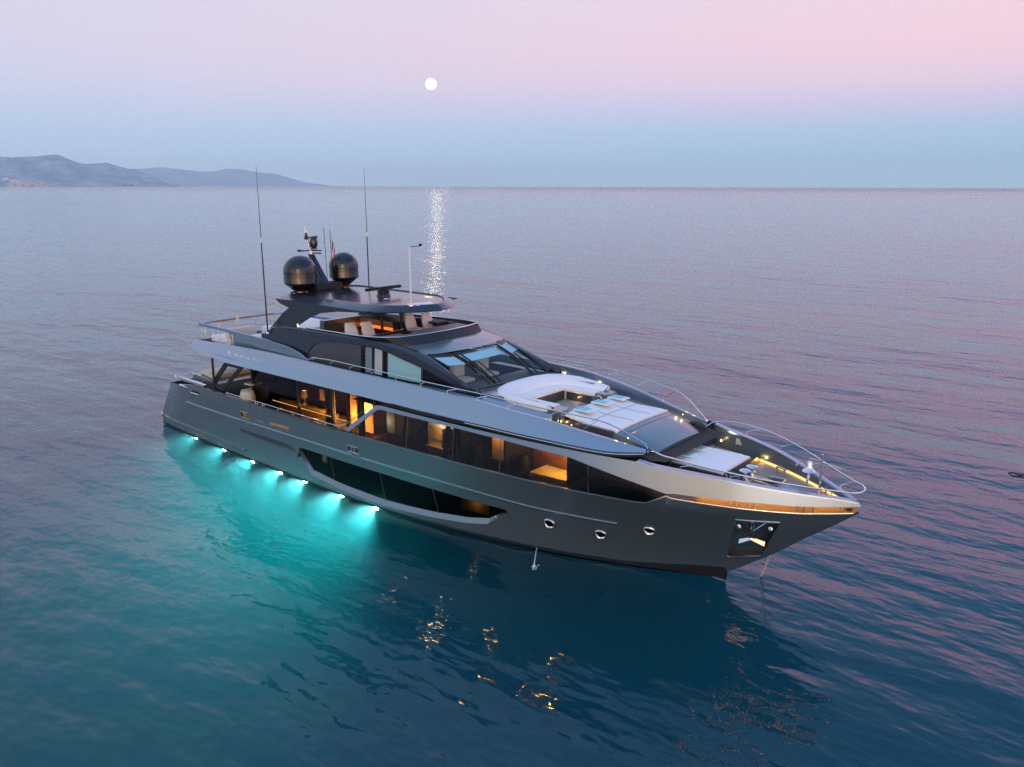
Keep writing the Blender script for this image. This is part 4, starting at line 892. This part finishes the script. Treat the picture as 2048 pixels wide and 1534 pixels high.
# rounded coamings either side of the seating well
_cy=pchip([17.6,19,21,22.5,23.6,24.35],[2.36,2.36,2.30,2.14,1.98,1.86]); _cz=pchip([17.6,18.4,21,22.6,24.35],[4.75,5.0,4.98,4.92,4.78])
for s in(-1,1):
    rows=[]
    for X in frange(17.6,24.35,.25):
        e=min(1,(24.4-X)/.35); y=_cy(X); z=_cz(X); o=.26*e+.02
        rows.append([(X,s*(y-.34),z-.02),(X,s*(y-.12),z+.0),(X,s*(y+o*.55),z-.05),(X,s*(y+o),z-.17),(X,s*(y+o*1.05),z-.32),(X,s*(y+o*.9),4.40)])
    b=MB(); b.grid(rows,flip=s>0); b.poly(rows[-1]); b.build('foredeck_coaming',M_shell,ROOT,smooth=60)
b=MB(); b.prism([(21.1,-2.1),(22.1,-2.05),(23.6,-1.75),(23.6,-1.6),(21.6,-1.5),(21.45,0),(21.6,1.5),(23.6,1.6),(23.6,1.75),(22.1,2.05),(21.1,2.1)],4.4,5.04); b.build('coachroof',M_shell,ROOT,bevel=.03)
sofa=MB().prism([(21.5,-1.75),(24.1,-1.75),(24.1,-1.08),(22.74,-1.05),(22.74,1.05),(24.1,1.08),(24.1,1.75),(21.5,1.75)],4.40,4.73).build('foredeck_sofa',M_char,ROOT)
MB().cushion([(21.9,-1.7),(24.05,-1.7),(24.05,-1.0),(22.70,-.98),(22.70,.98),(24.05,1.0),(24.05,1.7),(21.9,1.7)],4.73,4.90,.05).build('seat_cushion',M_white,sofa)
path=[(24.1,-1.82,-1.40),(23.3,-1.92,-1.36),(22.6,-1.95,-1.28)]
out=[(24.12,-1.84),(23.5,-1.96),(22.7,-2.04),(22.05,-1.86),(21.62,-1.42),(21.42,-.75),(21.38,0)]; inn_=[(24.12,-1.42),(23.5,-1.36),(22.85,-1.30),(22.42,-1.16),(22.27,-.85),(22.22,-.45),(22.2,0)]
zt=[5.0,5.06,5.10,5.13,5.15,5.16,5.16]
O=out+[(x,-y) for x,y in out[::-1][1:]]; I=inn_+[(x,-y) for x,y in inn_[::-1][1:]]; Z=zt+zt[::-1][1:]
rows=[]
for (ox,oy),(ix,iy),z in zip(O,I,Z):
    L_=lambda t:(ox+(ix-ox)*t,oy+(iy-oy)*t)
    rows.append([(*L_(0),4.80),(*L_(-.02),z-.08),(*L_(.06),z-.01),(*L_(.25),z+.01),(*L_(.6),z-.06),(*L_(.92),z-.15),(*L_(1.0),z-.22),(*L_(.98),4.86)])
b=MB(); b.grid(rows,flip=True); b.poly(rows[0]); b.poly(rows[-1][::-1]); b.build('backrest',M_white,sofa,smooth=60)
MB().tube([(22.735,1.045,4.42),(22.735,1.045,4.73)],.05,8).build('corner_post',M_lin,sofa)
for s in(-1,1):
    c=MB(); c.prism([(23.9,s*1.0),(24.5,s*1.05),(24.62,s*1.35),(24.55,s*1.72),(24.1,s*1.86),(23.95,s*1.8)][::(1 if s>0 else -1)],4.42,4.86); c=c.build('sofa_arm_console',M_hull,sofa,bevel=.05)
    MB().lathe([(.13,0),(.16,.02),(.13,.04),(.10,.0)],(24.22,s*1.03,4.66),16,(0,-s,0)).build('speaker_ring',M_steel,c)
for x,y,ax in ((22.755,-.35,(1,0,0)),(23.32,1.06,(0,-1,0)),(23.5,-1.06,(0,1,0))): lite(x,y,4.58,ax,2.2,sofa)
lite(24.66,1.45,4.5,(1,0,0),1.5); lite(24.60,-1.5,4.5,(.6,-.8,0),3.0); lite(25.0,-1.66,4.5,(0,-1,0),1.6)
# sunpad and foredeck hatch
lift=lambda x,y:.16*max(0,min(1,(25.6-x)/1.0))+.05*(1-(y/1.6)**2)
MB().prism([(24.5,-1.52),(26.55,-1.66),(26.55,1.66),(24.5,1.52)],4.38,4.58).build('sunpad_base',M_char,ROOT)
pp_=[(24.55,y*1.46/4) for y in (4,3,2,1,0,-1,-2,-3,-4)]+[(25.1,-1.50),(25.7,-1.54),(26.3,-1.57)]+[(26.62,y*1.56/4) for y in (-4,-2,0,2,4)]+[(26.3,1.57),(25.7,1.54),(25.1,1.50)]
# the pad is quilted in three, so it is built as a grid
def quilt(x0,x1,yf,zf,th,name,mat,par,nx=14,ny=18,seams=()):
    b=MB(); rows=[]
    for i in range(nx+1):
        x=x0+(x1-x0)*i/nx; r=[]
        for j in range(ny+1):
            v=-1+2*j/ny; y=v*yf(x); ed=min(1,min(i,nx-i)/1.2,min(j,ny-j)/1.2); z=zf(x,y)+th*(.45+.55*ed**.6)
            for sx in seams: z-=.022*math.exp(-((y-sx)/.05)**2)
            r.append((x,y,z))
        rows.append(r)
    b.grid(rows)
    rim=[rows[0][j] for j in range(ny+1)]+[rows[i][ny] for i in range(1,nx+1)]+[rows[nx][j] for j in range(ny-1,-1,-1)]+[rows[i][0] for i in range(nx-1,0,-1)]
    b.grid([rim,[(x,y,zf(x,y)-.02) for x,y,z in rim]],cv=True); b.f=[q[::-1] for q in b.f]
    return b.build(name,mat,par,smooth=60)
quilt(24.55,26.66,lambda x:1.46+.10*(x-24.55)/2.1,lambda x,y:4.56+lift(x,y)*.8,.12,'foredeck_sunpad',M_white,ROOT,seams=(-.5,.5))
pipe_=[(24.56,-1.47,4.60+lift(24.56,-1.47)*.8)]
for y0 in (-.5,.5): MB().tube([(x,y0,4.672+lift(x,y0)*.8) for x in (24.6,25.0,25.4,25.8,26.2,26.6)],.008,4).build('sunpad_piping',M_greyd,ROOT)
for x0 in (25.62,): MB().tube([(x0,y,4.694+lift(x0,y)*.8) for y in (-1.45,-1,-.5,0,.5,1,1.45)],.008,4).build('sunpad_piping',M_greyd,ROOT)
# sloping hatch cover in front of the pad
hy=pchip([26.4,27.2,27.7,28.02],[1.62,1.56,1.46,1.30]); hz=pchip([26.4,26.8,27.4,28.02],[4.60,4.53,4.38,4.17])
rows=[]
for X in (26.4,26.6,26.9,27.2,27.5,27.8,28.02):
    y=hy(X); z=hz(X); rows.append([(X,-y-.02,z-.32 if X<27.9 else z-.06),(X,-y,z-.03),(X,-y*.93,z+.015)]+[(X,y*u,z+.05-.04*u*u) for u in(-.6,-.2,.2,.6)]+[(X,y*.93,z+.015),(X,y,z-.03),(X,y+.02,z-.32 if X<27.9 else z-.06)])
b=MB(); b.grid(rows,flip=True); b.poly(rows[-1]); ht=b.build('tender_hatch',M_hull,ROOT,smooth=50)
MB().tube([(26.88,y,hz(26.88)+.045-.04*(y/1.55)**2) for y in (-1.5,-1,-.5,0,.5,1,1.5)],.012,4).build('hatch_seam',M_dark,ht)
MB().box(26.98,27.02,-1.25,-1.0,4.515,4.53).build('hatch_handle',M_steel,ht)
b=MB(); b.prism([(26.4,-1.68),(27.6,-1.62),(27.9,-1.34),(27.93,0),(27.9,1.34),(27.6,1.62),(26.4,1.68)],3.42,4.10); b.build('foredeck_front',M_char,ROOT)
for s in(-1,1):
    lamp('step_light','POINT',(26.9,s*1.92,4.62),.8,(1,.66,.28),ROOT,.05); lite(27.15,s*1.70,4.52,(0,s,0),1.5)
MB().tube([(27.97,y,4.06) for y in(-1.2,-.6,0,.6,1.2)],.03,5).build('hatch_lip',M_dark,ht)
# bow seating
ba=MB().prism([(28.0,-.98),(29.85,-1.0),(29.95,-.9),(29.95,.9),(29.85,1.0),(28.0,.98)],3.42,3.80).build('bow_pad_base',M_char,ROOT,bevel=.03)
quilt(28.05,29.92,lambda x:.94,lambda x,y:3.80,.14,'bow_sunpad',M_white,ba,nx=10,ny=12)
for y in (-.8,-.55): MB().tube([(29.96,y,3.78),(30.02,y,3.6),(29.97,y,3.45)],.018,5).build('grab_handle',M_steel,ba)
# windlasses, chain hatch, posts, lit toe rail
for x,y in ((30.27,-.18),(30.27,.30)):
    w=MB().lathe([(.19,3.42),(.19,3.46),(.12,3.50),(.10,3.58),(.13,3.63),(.06,3.66),(.06,3.72),(.15,3.76),(.17,3.79),(.12,3.83),(0,3.845)],(x,y,0),20).build('windlass_capstan',M_steel,ROOT)
for y in (-.05,.3): MB().tube([(30.4,y,3.50),(30.75,y,3.50),(31.0,y,3.46)],.035,6).build('deck_chain',M_brass,ROOT)
b=MB(); b.box(30.7,31.15,-.12,.75,3.425,3.44); ch=b.build('chain_locker_lid',M_char,ROOT); MB().tube([(30.7,-.12,3.45),(31.15,-.12,3.45),(31.15,.75,3.45),(30.7,.75,3.45)],.02,4,closed=True).build('lid_frame',M_steel,ch)
MB().prism([(31.2,-.55),(31.75,-.5),(31.75,.3),(31.2,.35)],3.425,3.445).build('anchor_hatch',M_greyd,ROOT)
for x,y in ((30.68,1.25),(30.95,1.15),(31.8,.72),(32.3,.35),(32.42,.55),(31.6,-.95),(30.7,-1.3)): MB().lathe([(.04,3.42),(.03,3.55),(.045,3.62),(0,3.64)],(x,y,0),10).build('mooring_post',M_steel,ROOT)
b=MB(); b.tube([(30.70,1.3,3.60),(31.0,1.15,3.60)],.03,6); b.build('mooring_cleat',M_brass,ROOT)
for s in(-1,1):
    b=MB(); xs=frange(29.72,32.85,.15)
    b.grid([[hp(X,3.43,-.245,s),hp(X,3.52,-.235,s)] for X in xs],flip=s<0); b.build('lit_toe_rail',emis('warm_toe_rail_light',(1,.60,.20),1.1),ROOT)
for x,y in ((29.95,1.75),): lamp('toe_light','POINT',(x,y,3.55),1.0,(1,.6,.22),ROOT,.05)
MB().box(29.78,29.86,1.15,2.0,3.44,3.62).build('side_gate',M_brass,ROOT)
MB().lathe([(0,.02),(.06,.015),(.07,0)],hp(31.25,3.85,-.24,1),12,(-.3,-1,0)).build('bulwark_lamp',M_steel,ROOT)
lamp('bulwark_sunset_fill','POINT',(28.35,1.9,3.95),3,(1,.86,.62),ROOT,.10)  # added lamp, imitates the sunset gleam on the port bulwark
lite(28.3,2.30,3.7,(0,-1,0),1,ROOT,.03)
MB().box(28.9,29.15,2.12,2.16,3.75,3.95).build('bulwark_panel',M_lin,ROOT)
# courtesy lamps along the inside of the upper bulwark
for X in (21.2,22.9): 
    for s in (1,): lite(X,s*(ysh(X,zhi(X))-.17),zhi(X)-.25,(0,-s,0),3.0)
MB().tube([(24.7,2.72,4.85),(24.7,2.66,4.55)],.03,5).build('bulwark_latch',M_dark,ROOT)
# bow staff, bell
bs=MB().tube([(32.40,.0,3.44),(32.40,.0,4.72)],.03,8).build('bow_staff',M_steel,ROOT)
MB().tube([(32.40,0,4.52),(32.05,.05,4.52)],.014,5).build('bell_bracket',M_steel,bs); MB().tube([(32.40,0,4.50),(32.75,.0,4.46),(32.95,.0,4.43)],.010,5).build('staff_stay',M_steel,bs)
bell=empty('ship_bell',(32.05,.05,4.10),'polished ship\'s bell hanging from the bow staff','ship\'s bell')
MB().lathe([(.175,0),(.19,.015),(.165,.045),(.115,.10),(.09,.18),(.085,.26),(.06,.31),(0,.325)],(32.05,.05,4.12),24).build('bell_body',M_steel,bell)
MB().tube([(32.05,.05,4.44),(32.05,.05,4.51)],.018,6).build('bell_hanger',M_steel,bell)
MB().lathe([(0,3.84),(.02,3.88),(.045,3.96),(.035,4.03),(.012,4.06),(.012,4.2),(0,4.2)],(32.05,.05,0),10).build('clapper_rope',M_white,bell)
# underwater lamps
for X,ke in ((2.53,.4),(5.33,.55),(7.87,.75),(10.08,.95),(11.88,1.1),(14.36,1.3),(16.43,1.5)):
    z=-.32; y=-(yhull(X,z)+.03)
    u=MB().lathe([(0,.04),(.10,.035),(.12,0)],(X,y,z),14,(0,-1,-.2)).build('underwater_lamp',M_under,ROOT)
    lamp('underwater_beam','SPOT',(X,y-.07,z),UW*ke,(.92,1,.84),u,.06,(.12,-1,-.22),UWA,1.0)
# ---------------------------------------------------------------- things lying on the yacht
TOWF=[('turquoise striped towel folded on the big foredeck sunpad, nearest the starboard rail',25.0,-.98,4.845),('turquoise striped towel folded in the middle of the big foredeck sunpad',25.0,.05,4.875),('turquoise striped towel folded on the big foredeck sunpad, nearest the far rail',25.0,1.05,4.845),
      ('turquoise striped towel on the small bow sunpad, nearer the starboard rail',28.45,-.42,3.945),('turquoise striped towel on the small bow sunpad, nearer the far rail',28.45,.38,3.945)]
def towel_parts(root):
    x,y,z=root.location
    MB().cushion([(x-.30,y-.22),(x+.34,y-.22),(x+.34,y+.22),(x-.30,y+.22)],z,z+.045,.02).build('folded_cloth',M_towelw,root)
    for a in (-.17,.02): MB().cushion([(x-.28,y+a),(x+.20,y+a),(x+.20,y+a+.12),(x-.28,y+a+.12)],z+.035,z+.054,.006).build('turquoise_stripe',M_towel,root)
for lb,x,y,z in TOWF:
    t=empty('folded_towel',(x,y,z),lb,'towel','folded towels on the sunpads'); towel_parts(t)
fg=empty('courtesy_flag',(10.07,.55,9.2),'small blue white and red flag drooping from a mast staff','flag')
for i,m in enumerate((pbr('navy_flag_cloth',(.02,.03,.09),.9),pbr('white_flag_cloth',(.75,.75,.75),.9),pbr('red_flag_cloth',(.55,.03,.05),.9))):
    b=MB(); rows=[]
    for k in range(5):
        x=10.07+.09*i+.09*k/4
        rows.append([(x+.03,.55+.05*math.sin(5*(x-10)*2+zq*.5),9.62-.15*i*1.0-.15*k/4-zq*.10) for zq in range(5)])
    b.grid(rows); b.build('flag_stripe',m,fg)
en=empty('ensign_roll',(4.6,-1.05,5.45),'furled pale flag on a short staff at the aft rail of the sun deck','flag')
MB().lathe([(0,5.50),(.09,5.54),(.06,5.75),(.025,5.95),(0,5.97)],(4.6,-1.05,0),10).build('furled_cloth',M_cream,en); MB().tube([(4.6,-1.05,5.0),(4.58,-1.05,6.05)],.015,5).build('short_staff',M_steel,en)
chn=empty('anchor_chain',(30.57,.97,0),'pale anchor chain running down from the bow into the sea','anchor chain')
b=MB()
P0,P1=Vector((31.05,.95,1.75)),Vector((30.46,.98,-.35)); n=26
for i in range(n):
    p=P0.lerp(P1,(i+.5)/n); d=(P1-P0).normalized(); e=d.orthogonal().normalized(); w=d.cross(e); e=e if i%2 else w
    b.tube([tuple(p+d*(.055*math.cos(t))+e*(.034*math.sin(t))) for t in [k*math.pi/4 for k in range(8)]],.015,5,closed=True)
b.build('chain_links',pbr('pale_galvanised_chain',(.62,.63,.62),.5,.3),chn)
jet=empty('discharge_water_jet',(24.4,-2.7,0),'thin white jet of water falling from the hull side into the sea','water jet')
M_foam=pbr('white_foaming_water',(.72,.80,.85),.35)
MB().tube([(24.08,-2.22,.15),(24.28,-2.52,.17),(24.48,-2.82,.12),(24.62,-3.04,.04),(24.68,-3.12,-.03)],[.014,.015,.018,.022,.03],7).build('falling_stream',M_foam,jet)
b=MB(); rg=random.Random(4)
for k in range(9):
    a=rg.random()*6.28; r=rg.random()*.20; b.lathe([(0,-.02),(.035,.0),(.02,.015),(0,.02)],(24.70+r*math.cos(a),-3.15+r*math.sin(a),0),7)
b.lathe([(.02,0),(.06,.02),(.025,.07),(0,.10)],(24.69,-3.13,0),9); b.build('splash',M_foam,jet,split=True)
mark(MB().tube([(34.74,16.92,.0),(34.9,16.9,.07),(35.2,16.87,.03),(35.45,16.9,.06)],[.02,.04,.04,.02],6).tube([(35.15,16.88,.04),(35.5,17.1,.14)],.015,5).build('driftwood',pbr('wet_driftwood',(.03,.022,.02),.6)),'dark stick of driftwood floating beyond the bow','driftwood')
# ---------------------------------------------------------------- moon
d=(S.camera.matrix_world.to_3x3()@Vector(((862-1024)/CAM_F,(767-168)/CAM_F,-1))).normalized(); D=70000
moon=MB().lathe([(math.sin(math.pi*k/24),-math.cos(math.pi*k/24)) for k in range(25)],(0,0,0),48).build('moon',emis('moonlight',(1,.77,.50),MOON),smooth=60)
moon.location=Vector(CAM_LOC)+d*D; moon.scale=(D*9.6/CAM_F,)*3; mark(moon,'full white moon low in the pink dusk sky','moon')
# ---------------------------------------------------------------- far coast
from mathutils import noise as mn
def hillside(name,crest,depth,mat,rough,x_front,seed):
    n=max(220,int((crest[-1][1]-crest[0][1])/16)); ys=[p[1] for p in crest]; b=MB(); rows=[]
    for i in range(n+1):
        y=ys[0]+(ys[-1]-ys[0])*i/n; h=float(np.interp(y,ys,[p[2] for p in crest])); x0=crest[0][0]
        r=[(x0-depth*.6,y*1.02,0)]
        for k in range(15):
            t=k/14                              # crest -> shore
            nv=mn.fractal(Vector((y/420+seed,t*3.1,seed)),.9,2.1,5); rv=abs(mn.noise(Vector((y/230+seed,t*1.4,1))))
            z=h*((1-t)**1.25)+rough*nv*math.sin(math.pi*min(1,t*1.0))*(h/250)-rough*.9*rv*math.sin(math.pi*t)*(h/250)+(rough*.10*mn.noise(Vector((y/45,seed,0))) if k==0 else 0)
            sc=1-t*depth/ (abs(x0)+3000)
            r.append((x0+t*depth,y*sc,max(z,-2 if t>.98 else 1)))
        rows.append(r)
    b.grid(rows,flip=True); o=b.build(name,mat,smooth=80); o['kind']='structure'; return o
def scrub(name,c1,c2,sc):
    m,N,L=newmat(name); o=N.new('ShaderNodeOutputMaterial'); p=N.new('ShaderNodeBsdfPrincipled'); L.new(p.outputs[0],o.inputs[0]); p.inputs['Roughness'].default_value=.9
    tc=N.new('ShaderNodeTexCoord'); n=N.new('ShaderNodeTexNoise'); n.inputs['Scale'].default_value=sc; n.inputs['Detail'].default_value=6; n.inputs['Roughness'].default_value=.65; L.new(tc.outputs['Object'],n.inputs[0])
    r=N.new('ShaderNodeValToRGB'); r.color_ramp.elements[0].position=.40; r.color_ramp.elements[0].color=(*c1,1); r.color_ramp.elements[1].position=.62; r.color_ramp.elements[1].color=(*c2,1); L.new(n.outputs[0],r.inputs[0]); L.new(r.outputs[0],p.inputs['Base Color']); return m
near=[(-9000,-4200,3),(-9000,-2600,110),(-9000,-900,190),(-9000,900,225),(-9000,2000,250),(-9000,2700,270),(-9000,2935,277),(-9000,3077,276),(-9000,3285,294),(-9000,3423,314),(-9000,3484,308),(-9000,3573,270),(-9000,3711,225),(-9000,3844,236),(-9000,3945,247),(-9000,4077,208),(-9000,4179,184),(-9000,4284,169),(-9000,4406,127),(-9000,4529,67),(-9000,4607,4)]
far=[(-12000,5300,240),(-12000,5574,246),(-12000,5716,248),(-12000,6059,273),(-12000,6310,254),(-12000,6700,224),(-12000,6919,227),(-12000,7119,272),(-12000,7405,267),(-12000,7698,225),(-12000,8004,209),(-12000,8317,141),(-12000,8641,62),(-12000,8981,36),(-12000,9190,4)]
hillside('near_hills',near,1500,scrub('hazed_hill_scrub',(.20,.29,.35),(.40,.45,.48),.0045),60,-7500,3.1)  # scrub colour paled and blued, part of the distance haze is in it
hillside('far_hills',far,900,scrub('hazed_distant_scrub',(.32,.42,.50),(.42,.47,.52),.003),40,-11000,8.4)  # far ridge coloured paler still, haze put into the scrub tone
head=[(-8000,3220,3),(-8000,3290,8),(-8000,3395,30),(-8000,3546,43),(-8000,3780,47),(-8000,3924,37),(-8000,4022,29),(-8000,4100,4)]
hillside('wooded_headland',head,350,scrub('pine_wood',(.10,.14,.15),(.24,.27,.26),.02),16,-7600,5.7)
# coastal town
def house_kit():
    r=empty('house',(-7500,2560,6),'tiny pale house in the coastal town under the hills','house','houses of the coastal town')
    w=MB().box(-7506,-7494,2552,2568,0,14).build('wall',pbr('cream_stucco',(.80,.80,.80),.8),r)
    MB().extrude([(-7507,2551,14),(-7493,2551,14),(-7500,2551,18)],(0,18,0)).build('roof',pbr('faded_tile_roof',(.52,.46,.46),.8),r)
    return r
hk=house_kit(); rg=random.Random(11); stucco=[pbr('white_stucco',(.85,.83,.80),.8),pbr('pink_stucco',(.74,.66,.66),.8),pbr('grey_stucco',(.5,.5,.5),.8)]
for i in range(54):
    if i:
        c=hk.copy(); COL.objects.link(c)
        for ch in hk.children:
            e=ch.copy(); COL.objects.link(e); e.parent=c
            if ch.name.startswith('wall') and i%4:
                e.data=ch.data.copy(); e.data.materials[0]=stucco[i%3]
        t=rg.random()**1.2; up=rg.random()**1.5
        c.location=(-7460-up*330,2478+t*330+rg.random()*8,3+up*62*(1-t*.4)); k=.8+rg.random()*1.1; c.scale=(k,k*(1+rg.random()*.8),k*.8)
    else: hk.location=(-7470,2500,4)
sb=empty('sailing_boat',(-6000,4103,0),'tiny white sailing boat on the horizon below the far hills','sailing boat')
MB().extrude([(-6000,4096,0),(-6000,4110,0),(-6000,4112,3),(-6000,4094,3)],(4,0,0)).build('hull',M_white,sb)
MB().extrude([(-5999,4101,3),(-5999,4109,3.5),(-5999,4101.5,34)],(.4,0,0)).build('sail',M_white,sb)
MB().tube([(-5999,4101,2),(-5999,4101,36)],.3,5).build('boat_mast',M_white,sb)
# ---------------------------------------------------------------- air
m,N,L=newmat('dusk_air'); o_=N.new('ShaderNodeOutputMaterial'); v=N.new('ShaderNodeVolumePrincipled'); v.inputs['Color'].default_value=(.78,.93,1,1); v.inputs['Density'].default_value=HAZE; v.inputs['Anisotropy'].default_value=.0; L.new(v.outputs[0],o_.inputs['Volume'])
if HAZE>0:
    hz_=MB().box(-FAR-1200,FAR+1200,-FAR-1200,FAR+1200,-17,420).build('haze',m); hz_['kind']='stuff'
